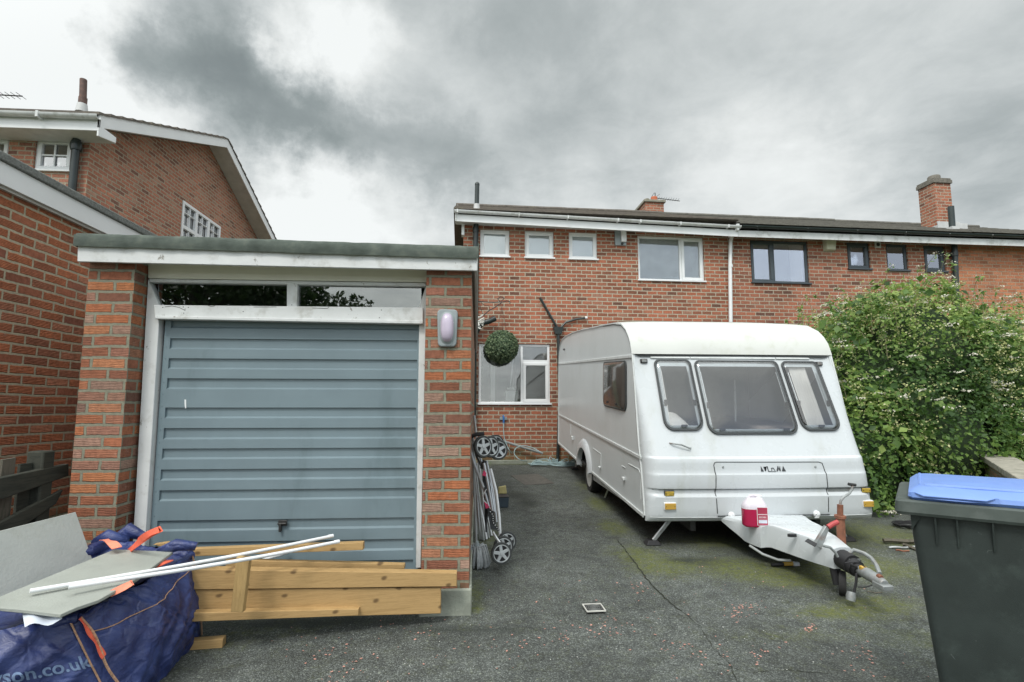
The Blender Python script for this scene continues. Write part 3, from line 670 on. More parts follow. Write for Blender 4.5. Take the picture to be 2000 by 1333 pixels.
def roof(parent, x0, x1, ze, zr, ye, yr, mat, rows=14, name='roof'):
    mb = MB(); nx = max(4, int((x1-x0)/.15))
    # lapped tile courses with a slightly ragged edge
    for r in range(rows):
        t0, t1 = r/rows, (r+1)/rows
        y0, z0_ = lrp(ye, yr, t0), lrp(ze, zr, t0); y1, z1_ = lrp(ye, yr, t1), lrp(ze, zr, t1)
        jit = [noise.noise((i*3.7, r*1.9, 2))*.012 for i in range(nx+1)]
        mb.grid(lambda i, j: (lrp(x0, x1, i/nx), (y0-.01, y0-.01, y1+.02)[j], (z0_, z0_+.022+jit[i], z1_+.004+jit[i])[j]), nx, 2)
    mb.quad((x0, yr, zr), (x1, yr, zr), (x1, 2*yr-ye, ze), (x0, 2*yr-ye, ze))
    mb.add([(x0, ye, ze), (x0, yr, zr), (x0, 2*yr-ye, ze), (x1, ye, ze), (x1, yr, zr), (x1, 2*yr-ye, ze)], [(0, 1, 2), (3, 5, 4), (0, 2, 5, 3)])
    mb.tube([(lrp(x0, x1, i/30), yr, zr+.02+.01*noise.noise((i*2.1, 0, 0))) for i in range(31)], .07, 8)
    return mb.build(name, mat, parent, ang=30)
HB = lambda px, py, px2, py2: (H.Y(px, py, 0).x, H.Y(px2, py2, 0).x, H.Y(px2, py2, 0).z, H.Y(px, py, 0).z)
# ---- our house
x0, xm, xe, xf = -.316, 5.75, 11.42, 16.5
t = thing('terraced_house', 'red brick terraced house with white window frames behind the garage', 'house', H)
hs = [(.045,.686,4.70,5.315),(1.027,1.67,4.70,5.325),(2.01,2.65,4.70,5.325),(3.582,5.13,4.265,5.30),(.03,1.565,1.51,2.80)]
mb = MB(); wall(mb, x0, xm, -.1, 5.47, hs); mb.build('wall', M['brick_house'], t)
window(t, hs[0], M['upvc'], wd=.085, blind='frost'); window(t, hs[1], M['upvc'], wd=.05, sash=[(1.06,1.637,4.74,5.29)], blind='frost'); window(t, hs[2], M['upvc'], wd=.085, blind='frost')
window(t, hs[3], M['upvc'], (4.585,), sash=[(4.61,5.10,4.305,5.27)], blind='slats')
wg = window(t, hs[4], M['upvc'], (.955,), sash=[(.98,1.53,1.56,2.40)], blind='open')
MB().box(.98, 1.52, .035, .085, 2.40, 2.46).build('transom_bar', M['upvc'], wg)
mb = MB()
for k in range(4): mb.tube([(.72+.02*k+.02*sin(j*1.3+k), .085, 2.45-.18*j) for j in range(6)], .0035, 4)
mb.box(.62, .88, .2, .3, 1.58, 1.80); mb.box(.30, .40, .25, .3, 1.55, 2.6); mb.box(.66, .8, .15, .2, 1.83, 1.87)
mb.build('window_sill_clutter', M['blind'], wg)
ze = 5.42
mb = MB()
def fasc(xa_, xb_, za, zb, ta, tb, y=-.35): return MB().ext([(xa_, y, za), (xb_, y, zb), (xb_, y, tb), (xa_, y, ta)], (0, .022, 0))
fasc(-.49, 5.765, 5.345, 5.225, 5.50, 5.38).build('fascia', M['upvc'], t, bevel=.003)
mb = MB().add([(-.49,-.328,5.36),(5.76,-.328,5.24),(5.76,.0,5.36),(-.49,.0,5.40)], [(0,1,2,3)]); mb.build('soffit', M['soffit'], t)
mb = MB(); gutter(mb, -.52, 5.80, 5.55, -.41); 
for k in range(len(mb.v)): x, y, z = mb.v[k]; mb.v[k] = (x, y, z-.018*x)
for q in (-.45, .85, 1.9, 3.0, 3.5, 4.4, 5.5): mb.box(q-.015, q+.015, -.471, -.35, 5.485-.018*q, 5.556-.018*q)
mb.build('gutter', M['upvc_dirty'], t, bevel=.003)
mb = MB().ext([(-.50,-.37,5.34),(-.50,.0,5.42),(-.50,3.8,7.25),(-.50,3.8,7.40),(-.50,-.37,5.54)], (.03, 0, 0)); mb.build('bargeboard', M['upvc_dirty'], t, bevel=.003)
mb = MB().box(-.36, -.30, -.08, .1, 5.15, 5.42); mb.build('box_end', M['upvc'], t)
roof(t, -.53, xm, 5.57, 7.37, -.46, 3.8, M['roof_tile'])
# pipes on our house
mb = MB()
def pp(fr_, pts, y): return [fr_.Y(px, py, y) for px, py in pts]
mb.tube(pp(H, [(925,830),(926,640),(929,470),(930,436)], -.10), .055, 12)
mb.build('soil_pipe', M['black_plastic'], t)
mb = MB()
for py in (450, 640, 735): q = H.Y(929 if py < 500 else 925, py, -.10); mb.lathe([(.066, -.06), (.066, .06)], q, (0, 0, 1), 12)
split_build(mb, 'pipe_collar', M['black_plastic'], t, bevel=.006)
mb = MB().tube(pp(H, [(929,652),(938,636),(945,631),(955,628),(968,622)], -.14), [.05, .052, .055, .058, .058], 12); mb.build('soil_branch', M['black_plastic'], t)
q = H.Y(931, 410, -.12); r_ = H.Y(932, 362, -.12); mb = MB().tube([q, r_], .05, 12); mb.lathe([(.055, 0), (.05, .04), (.02, .07)], r_, (0, 0, 1), 12); mb.build('vent_stack', M['black_plastic'], t)
mb = MB().lathe([(.075, -.04), (.062, .12)], q, (0, 0, 1), 12); mb.build('stack_flashing', M['lead'], t)
mb = MB().tube(pp(H, [(1055,582),(1072,612),(1090,643)], -.04), .026, 8); mb.tube(pp(H, [(1147,621),(1125,624),(1105,630),(1093,643)], -.05), .024, 8)
q = H.Y(1090, 645, -.08); mb.hexa([q+Vector(v) for v in ((-.07,-.05,-.09),(.07,-.05,-.09),(.07,.05,-.09),(-.07,.05,-.09))], [q+Vector(v) for v in ((-.11,-.07,.06),(.11,-.07,.06),(.11,.07,.06),(-.11,.07,.06))])
mb.tube([q+Vector((0,0,-.05)), q+Vector((.02,0,-1.5)), H.Y(1089, 905, -.08)], .034, 10); mb.build('waste_pipes', M['black_plastic'], t)
q = H.Y(1147, 621, -.06); MB().lathe([(.028, 0), (.028, .05)], q, (-1, 0, 0), 10).build('pipe_end', M['upvc'], t)
mb = MB().tube([H.Y(1441,438,-.41), H.Y(1441,447,-.40), H.Y(1430,462,-.16), H.Y(1427,470,-.07), H.Y(1426,520,-.07), H.Y(1428,700,-.07)], .042, 12); mb.build('downpipe', M['upvc'], t)
mb = MB()
for py in (462, 520): mb.lathe([(.05, -.03), (.05, .03)], H.Y(1427, py, -.10 if py < 500 else -.07), (0, 0, 1), 12)
split_build(mb, 'downpipe_bracket', M['upvc'], t)
# chimney of our house
c_ = H.Y(1272, 405, 4.3); xc = c_.x; zc = H.Y(1272, 402, 4.3).z
MB().box(xc-.27, xc+.33, 4.1, 4.9, 6.8, zc+.02).build('chimney', M['brick_next'], t, bevel=.004)
ch = t.children[-1]
for ch in [o for o in t.children if o.name.startswith('chimney')]: pass
mb = MB().box(xc-.32, xc+.38, 4.04, 4.96, zc+.02, zc+.1); mb.build('chimney_cap', M['stone'], ch, bevel=.01)
MB().lathe([(.11,0),(.12,.02),(.10,.05),(.105,.22),(.085,.24)], (xc+.14, 4.4, zc+.09), (0,0,1), 16).build('chimney_pot', M['terracotta'], ch)
MB().lathe([(.08,0),(.07,.14),(.075,.16)], (xc-.10, 4.4, zc+.09), (0,0,1), 12).build('chimney_pot', M['stone'], ch)
fa = Frame(H.M @ Vector((xc+.22, 4.5, zc+.1))); ta = thing('tv_aerial', 'thin tv aerial on the small chimney above the white framed house', 'aerial', fa)
mb = MB().tube([(0,0,0),(0,0,.42)], .014, 6); mb.build('mast', M['dark_metal'], ta)
mb = MB().tube([(-.1,0,.26),(.85,.1,.21)], .012, 6)
for k in range(9): x = .12+k*.08; mb.tube([(x-.01,-.1,.25-.05*x),(x+.01,.12,.245-.05*x)], .005, 5)
for s_ in (-1, 1): mb.tube([(-.12,0,.26+s_*.02),(-.02,.03,.26+s_*.17)], .008, 5); mb.tube([(.0,.0,.26),(.15,0,.26+s_*.12)], .006, 5)
mb.build('aerial_boom', M['dark_metal'], ta)
# ---- next house
t = thing('terraced_house', 'middle terraced house with dark grey window frames and tall brick chimney', 'house', H)
hs = [(6.25,7.67,4.28,5.295),(8.65,9.225,4.665,5.315),(9.645,10.20,4.655,5.31),(10.62,11.185,4.655,5.305)]
mb = MB(); wall(mb, xm+.003, xe, -.1, 5.43, hs); mb.build('wall', M['brick_next'], t)
w_ = window(t, hs[0], M['anthracite'], (6.82,), wd=.06, sash=[(6.275,6.80,4.31,5.26)], gl='glass_up')
mb = MB().grid(lambda i, j: (7.28+.30*i/24, .10+.03*sin(i*1.6), lrp(4.34, 5.24, j)), 24, 1); mb.build('curtain', M['curtain'], w_)
window(t, hs[1], M['anthracite'], wd=.07, sash=[(8.69,9.185,4.705,5.275)], blind='frost', gl='glass_up')
window(t, hs[2], M['anthracite'], wd=.06, blind='frost', gl='glass_up')
window(t, hs[3], M['anthracite'], wd=.07, sash=[(10.66,11.145,4.70,5.265)], blind='frost', gl='glass_up')
fasc(5.768, 11.5, 5.225, 5.235, 5.375, 5.385).build('fascia', M['upvc_dirty'], t, bevel=.003)
MB().add([(5.77,-.328,5.24),(11.5,-.328,5.24),(11.5,0,5.36),(5.77,0,5.36)], [(0,1,2,3)]).build('soffit', M['soffit'], t)
mb = MB(); gutter(mb, 5.82, 11.5, 5.46, -.41)
for q in (6.2, 7.4, 8.6, 9.8, 10.9): mb.tube([(q-.04,-.46,5.44),(q+.05,-.35,5.39)], .014, 5)
mb.build('gutter', M['black_plastic'], t)
roof(t, xm+.003, xe, 5.49, 7.35, -.46, 3.8, M['roof_tile2'])
mb = MB().tube([H.Y(1864,478,-.09), H.Y(1866,520,-.09), H.Y(1872,700,-.09)], .06, 12); mb.lathe([(.075,-.05),(.075,.05)], H.Y(1864,497,-.09), (0,0,1), 12); mb.tube([H.Y(1850,498,-.05), H.Y(1864,498,-.09)], .03, 8)
mb.build('soil_pipe', M['black_plastic'], t)
a, b_ = H.Y(1831,440,1.3), H.Y(1864,446,1.3); zt_ = H.Y(1830,358,1.3).z
ch = MB().box(a.x+.0, b_.x, 1.3, 1.78, 5.6, zt_).build('chimney', M['brick_next'], t)
mb = MB().box(a.x-.035, b_.x+.035, 1.265, 1.815, zt_, zt_+.10); mb.box(a.x-.02, b_.x+.01, 1.28, 1.8, zt_+.10, zt_+.15); mb.build('chimney_cap', M['cap'], ch, bevel=.01)
mb = MB().lathe([(.15,0),(.15,.12),(.13,.15)], ((a.x+b_.x)/2, 1.52, zt_+.15), (0,0,1), 14); mb.build('chimney_pot', M['cap'], ch)
mb = MB()
for k in range(4): mb.box(a.x-.012+k*.0, a.x+.0+.22*(k+1), 1.285-.001*k, 1.30, 5.9, a.z+.06-.05*(k % 2)+.02*k)
mb.box(a.x-.014, b_.x+.014, 1.288, 1.79, 5.9, a.z+.0); mb.build('chimney_flashing', M['lead'], ch)
q = H.Y(1860, 447, .6); mb = MB().tube([q+Vector((0,0,-.1)), H.Y(1857, 404, .6)], .07, 12); mb.build('vent_stack', M['black_plastic'], t)
mb = MB().box(q.x-.1, q.x+.1, .5, .7, q.z-.3, q.z+.03); mb.build('stack_flashing', M['lead'], t)
mb = MB().tube(pp(H, [(1624,598),(1655,617),(1692,640)], -.06), .028, 8); mb.tube(pp(H, [(1620,643),(1655,648),(1685,650)], -.10), .03, 8); mb.build('waste_pipes', M['grey_pipe'], t)
q = H.Y(1715, 478, -.02); mb = MB().box(q.x-.075, q.x+.075, -.02, -.001, q.z-.08, q.z+.08); mb.build('extractor_vent', M['upvc_dirty'], t, bevel=.004)
MB().lathe([(.045,0),(.04,.01)], (q.x, -.021, q.z), (0,-1,0), 16).build('vent_flap', M['dark_metal'], t)
# ---- end house
t = thing('terraced_house', 'orange brick house at the far right beyond the black soil pipe', 'house', H)
mb = MB(); wall(mb, xe+.003, xf, -.1, 5.43, [], y=-.004); mb.build('wall', M['brick_orange'], t)
fasc(11.503, xf+.2, 5.235, 5.26, 5.385, 5.41).build('fascia', M['upvc_dirty'], t, bevel=.003)
MB().add([(11.503,-.328,5.24),(xf,-.328,5.26),(xf,0,5.36),(11.503,0,5.36)], [(0,1,2,3)]).build('soffit', M['soffit'], t)
mb = MB(); gutter(mb, 11.503, xf+.2, 5.47, -.41)
for q in (12.0, 13.0, 14): mb.tube([(q-.04,-.46,5.45),(q+.05,-.35,5.40)], .014, 5)
mb.build('gutter', M['black_plastic'], t)
roof(t, xe+.003, xf, 5.50, 7.33, -.46, 3.8, M['roof_tile2'])
# ---- alarm boxes
def local_thing(px, py, y, name, label, cat, fr_=None):
    F_ = fr_ or H; p_ = F_.M @ F_.Y(px, py, y); f_ = Frame(p_, F_.rz); return f_, thing(name, label, cat, f_)
f_, ta = local_thing(1211, 465, 0, 'alarm_box', 'white and grey alarm box beside the wide white framed window', 'alarm')
mb = MB().ext([(-.13,-.002,.17),(.13,-.002,.17),(.13,-.002,-.19),(-.13,-.002,-.19)], (0,-.05,0)); mb.build('back_plate', M['lamp_grey'], ta, bevel=.01)
mb = MB().ext([(.0,-.053,.17),(.12,-.053,.17),(.12,-.053,-.12),(.0,-.053,-.12)], (0,-.06,0)); mb.build('front_cover', M['upvc'], ta, bevel=.02)
MB().lathe([(.03,0),(.02,.03)], (.03,-.055,-.155), (0,-1,0), 12).build('strobe', M['dark_metal'], ta)
f_, ta = local_thing(1617, 477, 0, 'alarm_box', 'cream wedge shaped alarm box beside the dark framed window', 'alarm')
m_ = plain('cream alarm plastic', (.55,.55,.42), .5)
mb = MB().hexa([(-.14,-.002,-.19),(.14,-.002,-.19),(.11,-.10,-.16),(-.11,-.10,-.16)], [(-.14,-.002,.17),(.14,-.002,.17),(.13,-.14,.17),(-.13,-.14,.17)]); mb.build('box_cover', m_, ta, bevel=.012)
MB().box(-.12,.12,-.145,-.141,.06,.13).build('box_label', M['lamp_grey'], ta)
# ================================================================== DETACHED HOUSE, UPPER LEFT
XD = -6.6; DY = 8.76; fr = Frame((XD, DY, 0)); D = fr
t = thing('detached_house', 'gabled brick house upper left with white bargeboards and small paned windows', 'house', fr)
ev = D.Y(150, 247, -.42).z-.04; xo = .43; oh = .42; bb = .22; rg = D.X(443, 272, xo-.02)
dpt = 9.0; ym = rg.y; sl = (rg.z-ev-.25)/(ym+oh)
def rz_(y): return ev+.25+sl*((y if y < ym else 2*ym-y)+oh)
def gz_(y): return rz_(y)-bb+.02
x_f = -2.7
h1 = (-.885, -.285, 5.40, 5.99); h1 = (D.Y(70,268,0).x, D.Y(137,336,0).x, D.Y(137,336,0).z, D.Y(70,268,0).z); h2 = (D.Y(-60,264,0).x, D.Y(20,262,0).x, D.Y(20,330,0).z, h1[3]-.02)
mb = MB(); wall(mb, -7, -.0005, -.1, ev, [h1, h2], back=.3); 
s0, s1 = D.X(357,390,0), D.X(432,432,0); sb = D.X(357,475,0)
yy0, yy1, zz0, zz1 = s0.y, s1.y, 5.15, s0.z
# gable side (x = 0) with an opening
bps = sorted([0, yy0, yy1, ym, 2*ym]); segs = []
for a, b_ in zip(bps, bps[1:]):
    if a >= yy0-1e-6 and b_ <= yy1+1e-6: segs += [(a, b_, -.1, zz0), (a, b_, zz1, None)]
    else: segs.append((a, b_, -.1, None))
for (a, b_, lo_, hi_) in segs:
    if hi_ is None: mb.quad((0, a, lo_), (0, b_, lo_), (0, b_, gz_(b_)), (0, a, gz_(a)))
    else: mb.quad((0, a, lo_), (0, b_, lo_), (0, b_, hi_), (0, a, hi_))
for a, b_, c_, d_ in ((yy0, yy0, zz0, zz1), (yy1, yy1, zz0, zz1)): mb.quad((0, a, c_), (-.1, a, c_), (-.1, a, d_), (0, a, d_))
for z in (zz0, zz1): mb.quad((0, yy0, z), (-.1, yy0, z), (-.1, yy1, z), (0, yy1, z))
mb.quad((-7, 2*ym, -.1), (0, 2*ym, -.1), (0, 2*ym, ev), (-7, 2*ym, ev)); mb.quad((-7, 0, -.1), (-7, 0, ev), (-7, 2*ym, ev), (-7, 2*ym, -.1))
mb.build('wall', M['brick_gable'], t)
def grid_window(hole, nm):
    x0, x1, z0, z1 = hole; w_ = window(t, hole, M['upvc'], wd=.05, sash=[(x0+.035, x1-.035, z0+.04, z1-.035)], gl='glass_up', blind='frost')
    mb = MB(); xm_ = (x0+x1)/2; zm_ = (z0+z1)/2; mb.box(xm_-.012, xm_+.012, .03, .05, z0+.08, z1-.08); mb.box(x0+.08, x1-.08, .0305, .0505, zm_-.012, zm_+.012); mb.build('glazing_bars', M['upvc'], w_)
grid_window(h1, 'a'); grid_window(h2, 'b')
# side window (in the gable)
mb = MB(); frame_box(mb, yy0+.01, yy1-.01, zz0+.01, zz1-.01, .07, 0, .06); 
cols = [yy0+.07, lrp(yy0, yy1, .345), lrp(yy0, yy1, .66), yy1-.07]
for q in cols[1:3]: mb.box(q-.05, q+.05, 0, .06, zz0+.08, zz1-.08)
mb.box(yy0+.07, yy1-.07, .001, .059, lrp(zz0, zz1, .36)-.04, lrp(zz0, zz1, .36)+.04)
for a, b_ in zip(cols, cols[1:]):
    mm_ = (a+b_)/2; mb.box(mm_-.009, mm_+.009, .01, .05, zz0+.08, zz1-.08)
    for z in (.72,): mb.box(a, b_, .0105, .0505, lrp(zz0, zz1, z)-.009, lrp(zz0, zz1, z)+.009)
mb.v = [(.012-y, x, z) for x, y, z in mb.v]; sw = mb.build('window', M['upvc'], t, bevel=.005)
MB().box(-.06, -.055, yy0+.05, yy1-.05, zz0+.05, zz1-.05).build('pane', M['glass_up'], sw)
MB().box(-.075, -.065, yy0+.02, yy1-.02, zz0+.02, zz1-.02).build('frosted_layer', M['blind'], sw)
# eaves: overhang .45 at front
za = ev-.02
mb = MB().box(-7.2, xo, -oh, -oh+.025, za+.0, za+.20); mb.build('fascia', M['upvc'], t, bevel=.003)
mb = MB().box(-7.2, xo-.03, -oh+.026, .0, za+.0, za+.02); mb.build('soffit', M['soffit'], t)
mb = MB(); gutter(mb, -7.2, xo+.03, za+.22, -oh-.06, .06)
for q in (-2.2, -1.3, -.45): mb.box(q-.02, q+.02, -oh-.12, -oh, za+.14, za+.24)
mb.build('gutter', M['upvc_dirty'], t)
mb = MB().ext([(xo-.03, -oh, rz_(-oh)-bb), (xo-.03, ym, rz_(ym)-bb), (xo-.03, ym, rz_(ym)), (xo-.03, -oh, rz_(-oh))], (.03, 0, 0))
mb.ext([(xo-.03, ym, rz_(ym)-bb), (xo-.03, 2*ym+oh, rz_(2*ym+oh)-bb), (xo-.03, 2*ym+oh, rz_(2*ym+oh)), (xo-.03, ym, rz_(ym))], (.03, 0, 0))
mb.ext([(xo-.029, -oh+.002, za-.09), (xo-.029, -.02, za-.0), (xo-.029, -.02, za+.1), (xo-.029, -oh+.002, za+.1)], (.028, 0, 0))
mb.build('bargeboard', M['upvc'], t, bevel=.003)
mb = MB().add([(0,-oh,rz_(-oh)-bb+.03),(xo-.03,-oh,rz_(-oh)-bb+.03),(xo-.03,ym,rz_(ym)-bb+.03),(0,ym,rz_(ym)-bb+.03),(xo-.03,2*ym+oh,rz_(2*ym+oh)-bb+.03),(0,2*ym+oh,rz_(2*ym+oh)-bb+.03)], [(0,1,2,3),(3,2,4,5)]); mb.build('verge_soffit', M['soffit'], t)
mb = MB()
for sgn in (0, 1):
    rows = 16
    for r in range(rows):
        t0, t1 = r/rows, (r+1)/rows; ya, yb_ = lrp(-oh-.05, ym, t0), lrp(-oh-.05, ym, t1); zA, zB = rz_(ya), rz_(yb_)
        if sgn: ya, yb_ = 2*ym-ya, 2*ym-yb_
        mb.grid(lambda i, j: (lrp(-7.2, xo+.02, i/20), (ya, ya, yb_)[j], (zA, zA+.05+.01*noise.noise((i*2, r*3, 1)), zB+.012)[j]), 20, 2)
        mb.add([(xo+.02, ya, zA), (xo+.02, ya, zA+.05), (xo+.02, yb_, zB+.012), (xo+.02, yb_, zB-.01)], [(0, 1, 2, 3)])
mb.build('roof', M['roof_tile'], t, ang=30)
q = D.Y(160, 215, -.1); r_ = D.Y(163, 156, -.1)
mb = MB().tube([(q.x, -.1, q.z-.05), (q.x+.0, -.1, lrp(q.z, r_.z, .4))], .062, 12); mb.tube([(q.x, -.1, lrp(q.z, r_.z, .35)), (r_.x, -.1, r_.z)], .052, 12); mb.build('vent_stack', M['clay_pipe'], t)
MB().lathe([(.09,-.05),(.07,.1)], (q.x, -.1, q.z+.0), (0,0,1), 12).build('stack_flashing', M['lead'], t)
q = D.Y(151, 262, -.1); mb = MB().tube([(q.x, -.1, za), (q.x, -.1, 3)], .058, 12); mb.lathe([(.075,-.08),(.085,-.02),(.085,.02),(.07,.08)], (q.x, -.1, D.Y(148,285,-.1).z), (0,0,1), 12); mb.build('soil_pipe', M['black_plastic'], t)
fa = Frame((D.M @ D.Y(-40, 185, 1.0))); ta = thing('tv_aerial', 'tip of a tv aerial poking in at the far left above the gutter', 'aerial', fa)
MB().tube([(0,0,-1.6),(0,0,.1)], .018, 6).build('mast', M['dark_metal'], ta)
mb = MB().tube([(-.2,0,.02),(.76,0,-.0)], .012, 6)
for k in range(8): mb.tube([(.03+k*.1,-.1,.01),(.03+k*.1,.12,.01)], .005, 5)
mb.build('aerial_boom', M['dark_metal'], ta)
# ================================================================== OLD FENCE BETWEEN THE GARAGES
fr = Frame((-2.86, 3.62, 0)); t = thing('picket_fence', 'dark weathered timber fence with thick post between the two brick garages', 'fence', fr)
def F_(v): return fr.I @ v
MB().box(-.05, .055, -.05, .05, 0, 1.13).build('post', M['old_wood'], t, bevel=.012)
a = W.X(135, 906, -2.80); b_ = W.X(0, 934, -2.80); c_ = W.X(0, 978, -2.80); d_ = W.X(135, 930, -2.80)
def prism(mb, pts, vec): return mb.ext([F_(p) for p in pts], vec)
def exl(p, q, y): k = (y-p.y)/(q.y-p.y); return p+(q-p)*k
mb = MB(); prism(mb, [a, exl(a, b_, 2.0), exl(d_, c_, 2.0), d_], (-.045, 0, 0)); mb.build('top_rail', M['old_wood'], t, bevel=.006)
a2 = W.X(125, 956, -2.79); b2 = W.X(0, 1022, -2.79); c2 = W.X(0, 1060, -2.79); d2 = W.X(110, 985, -2.79)
mb = MB(); prism(mb, [a2, exl(a2, b2, 2.2), exl(d2, c2, 2.2), d2], (-.03, 0, 0)); mb.build('brace', M['old_wood'], t, bevel=.006)
for k in range(13):
    y = 3.52-k*.125; h_ = a.z+.05+random.uniform(-.02, .035)
    mb = MB(); mb.ext([(-.0, y-.045-3.62, .05), (-.0, y+.045-3.62, .05), (0, y+.045-3.62, h_+random.uniform(-.01,.01)), (0, y-.045-3.62, h_)], (-.018, 0, 0)); mb.build('pale', M['old_pale'] if k % 3 == 1 else M['old_wood'], t, bevel=.002)
mb = MB().box(-.045, .0, -1.7, -.05, .22, .30); mb.build('bottom_rail', M['old_wood'], t, bevel=.005)
# ================================================================== GREY SHEETS BY THE FENCE
A = W.Y(148, 1000, 3.22); Bp = W.X(0, 1037, A.x-.06); E_ = exl(A, Bp, 1.9)
dn = Vector((.33, -.04, -.70))
mb = MB().ext([A, E_, E_+dn, A+dn*1.02], (-.02, -.0, -.010)); o = mb.build('cement_sheet', M['sheet'], bevel=.003); tag(o, 'large grey cement sheet leaning on the old fence behind the navy bag', 'board')
# ================================================================== BULK BAG
tA, tB, tC, tD = W.Z(152, 1206, .47), W.Z(374, 1084, .53), W.Z(222, 1056, .60), Vector((-2.42, 2.12, .50))
bA, bB, bC, bD = W.Z(250, 1385, 0), W.Z(392, 1243, 0), Vector((-2.42, 3.36, 0)), Vector((-2.62, 2.02, 0))
bgf = Frame((-2.1, 2.75, 0)); t = thing('bulk_bag', 'sagging navy woven builders bag with orange straps beside the garage door', 'bag', bgf)
def bagside(P, Q, Pb, Qb, k, out, bul=.05):
    """point on a bag face: u along top P->Q, v down"""
    def fn(u, v):
        tp = lrp(P, Q, u); bt = lrp(Pb, Qb, u); p = lrp(tp, bt, v)
        bulge = bul*4*u*(1-u)*sin(pi*min(1, v*1.0)) + .055*sin(pi*v**.8)*(4*u*(1-u))**.6
        q = p*1.0
        wr = .024*noise.noise((u*2.2+k, v*1.4, k))
        a1 = u*2.6+v*1.9+.35*noise.noise((u*2, v*2, k+3)); a2 = u*2.2-v*1.2+.3*noise.noise((u*2, v*2, k+8))
        wr += .020*(.5-abs(noise.noise((a1*2.4, (u-v)*.8, k)))*1.6)+.012*(.5-abs(noise.noise((a2*3.8, (u+v)*1.1, k+5)))*1.8)
        wr += .004*noise.noise((u*14, v*8+k, 1))
        # long diagonal pull creases
        cr = sin((u*2.4+v*1.15)*7+3*noise.noise((u*2, v*2, k)))
        wr += .016*max(0, cr)**2*sin(pi*u)**.5
        e = min(1, u*9, (1-u)*9)
        return p+out*(bulge+wr*e)+Vector((0, 0, -.012*noise.noise((u*5, k, 0))))*(1-v)
    return fn
faces = {}
mb = MB(); NU, NV = 90, 54
specs = [(tA, tB, bA, bB, 1.0), (tD, tA, bD, bA, 2.0), (tB, tC, bB, bC, 3.0), (tC, tD, bC, bD, 4.0)]
for P, Q, Pb, Qb, k in specs:
    ed = (Qb-Pb).normalized(); out = Vector((ed.y, -ed.x, .05)); fn = bagside(P, Q, Pb, Qb, k, out, .05 if k < 2 else .07); faces[k] = fn
    mb.grid(lambda i, j: bgf.I @ fn(i/NU, j/NV), NU, NV)
# slumped top
def topp(i, j):
    u, v = i/40, j/40; p = lrp(lrp(tD, tA, u), lrp(tC, tB, u), v)
    e = min(u, 1-u, v, 1-v); s_ = min(1, e*7)
    p = p+Vector((0, 0, -.055*s_+s_*(.03*noise.noise((p.x*5, p.y*5, 1))+.02*noise.noise((p.x*13, p.y*13, 1)))))
    return bgf.I @ p
mb.grid(topp, 40, 40)
mb.build('bag_fabric', M['bag'], t, ang=70, merge=True)
# rolled rim
mb = MB()
def rimpts(P, Q, n, sag=.02, k=0): return [bgf.I @ (lrp(P, Q, i/n)+Vector((.012*noise.noise((i*.3, k, 1)), .012*noise.noise((i*.3, k, 5)), .022*noise.noise((i*.25, k, 9))-sag*sin(pi*i/n)))) for i in range(n+1)]
for P, Q, k, rad in ((tA, tB, 1, .017), (tD, tA, 2, .02), (tC, tB, 3, .028), (tD, tC, 4, .038)):
    mb = MB(); pr = rimpts(P, Q, 40, .03, k); mb.tube(pr, [rad*(1+.35*noise.noise((i*.6, k, 3))) for i in range(41)], 9); mb.build('rolled_rim', M['bag'], t, ang=80)
# wrinkled folded corner at the back
for (px, py, r_, hh) in ((215,1058,.05,.03),(250,1052,.04,.05),(345,1072,.04,.02)):
    c_ = bgf.I @ W.Z(px, py, .60); mb = MB(); mb.tube([c_+Vector((-.10,.02,-.02)), c_+Vector((0,0,hh)), c_+Vector((.09,.03,.0))], [r_*.7, r_, r_*.5], 10)
    mb.v = [tuple(Vector(v)+Vector((1,1,1))*.014*noise.noise(Vector(v)*17)) for v in mb.v]; mb.build('folded_corner', M['bag'], t, ang=80)
# piping down the front corner and right-hand corner
def seam(fn, us, vs_, off, r_, mat, name):
    pts = [bgf.I @ (fn(u, v)+off) for u, v in zip(us, vs_)]; MB().tube(pts, r_, 6).build(name, mat, t)
n = 26; vv = [i/(n-1) for i in range(n)]
fo_ = Vector((.012, -.012, 0))
seam(faces[1.0], [.012+.008*sin(v*9) for v in vv], vv, fo_, .006, M['stitch'], 'corner_piping')
seam(faces[1.0], [.985]*n, vv, Vector((.01,0,0)), .005, M['stitch'], 'corner_piping')
seam(faces[1.0], vv, [.16+.05*sin(u*5) for u in vv], Vector((.004,-.002,0)), .0025, M['stitch'], 'top_stitching')
seam(faces[2.0], [.97]*n, vv, Vector((0,-.01,0)), .004, M['stitch'], 'corner_piping')
def strap(pts, wd, mat, name='strap', up=(0, 0, 1), th=.004):
    P = [bgf.I @ p for p in pts]; Q = []
    for i in range(len(P)-1):
        p0, p1, p2, p3 = P[max(0, i-1)], P[i], P[i+1], P[min(len(P)-1, i+2)]
        for k in range(6):
            s_ = k/6; Q.append(.5*((2*p1)+(p2-p0)*s_+(2*p0-5*p1+4*p2-p3)*s_**2+(3*p1-p0-3*p2+p3)*s_**3))
    Q.append(P[-1]); up = Vector(up); vs = []; n_ = len(Q)
    for i, q in enumerate(Q):
        tt = (Q[min(i+1, n_-1)]-Q[max(i-1, 0)]).normalized(); sd = tt.cross(up).normalized(); nn = sd.cross(tt)
        sd = (sd+nn*.25*sin(i*.5)).normalized()
        vs += [q+sd*wd/2, q-sd*wd/2, q-sd*wd/2-nn*th, q+sd*wd/2-nn*th]
    fs = [(4*i+a, 4*i+(a+1) % 4, 4*i+4+(a+1) % 4, 4*i+4+a) for i in range(n_-1) for a in range(4)]+[(0,1,2,3),(4*n_-4,4*n_-1,4*n_-2,4*n_-3)]
    return MB().add(vs, fs).build(name, mat, t, ang=60)
Zp = W.Z
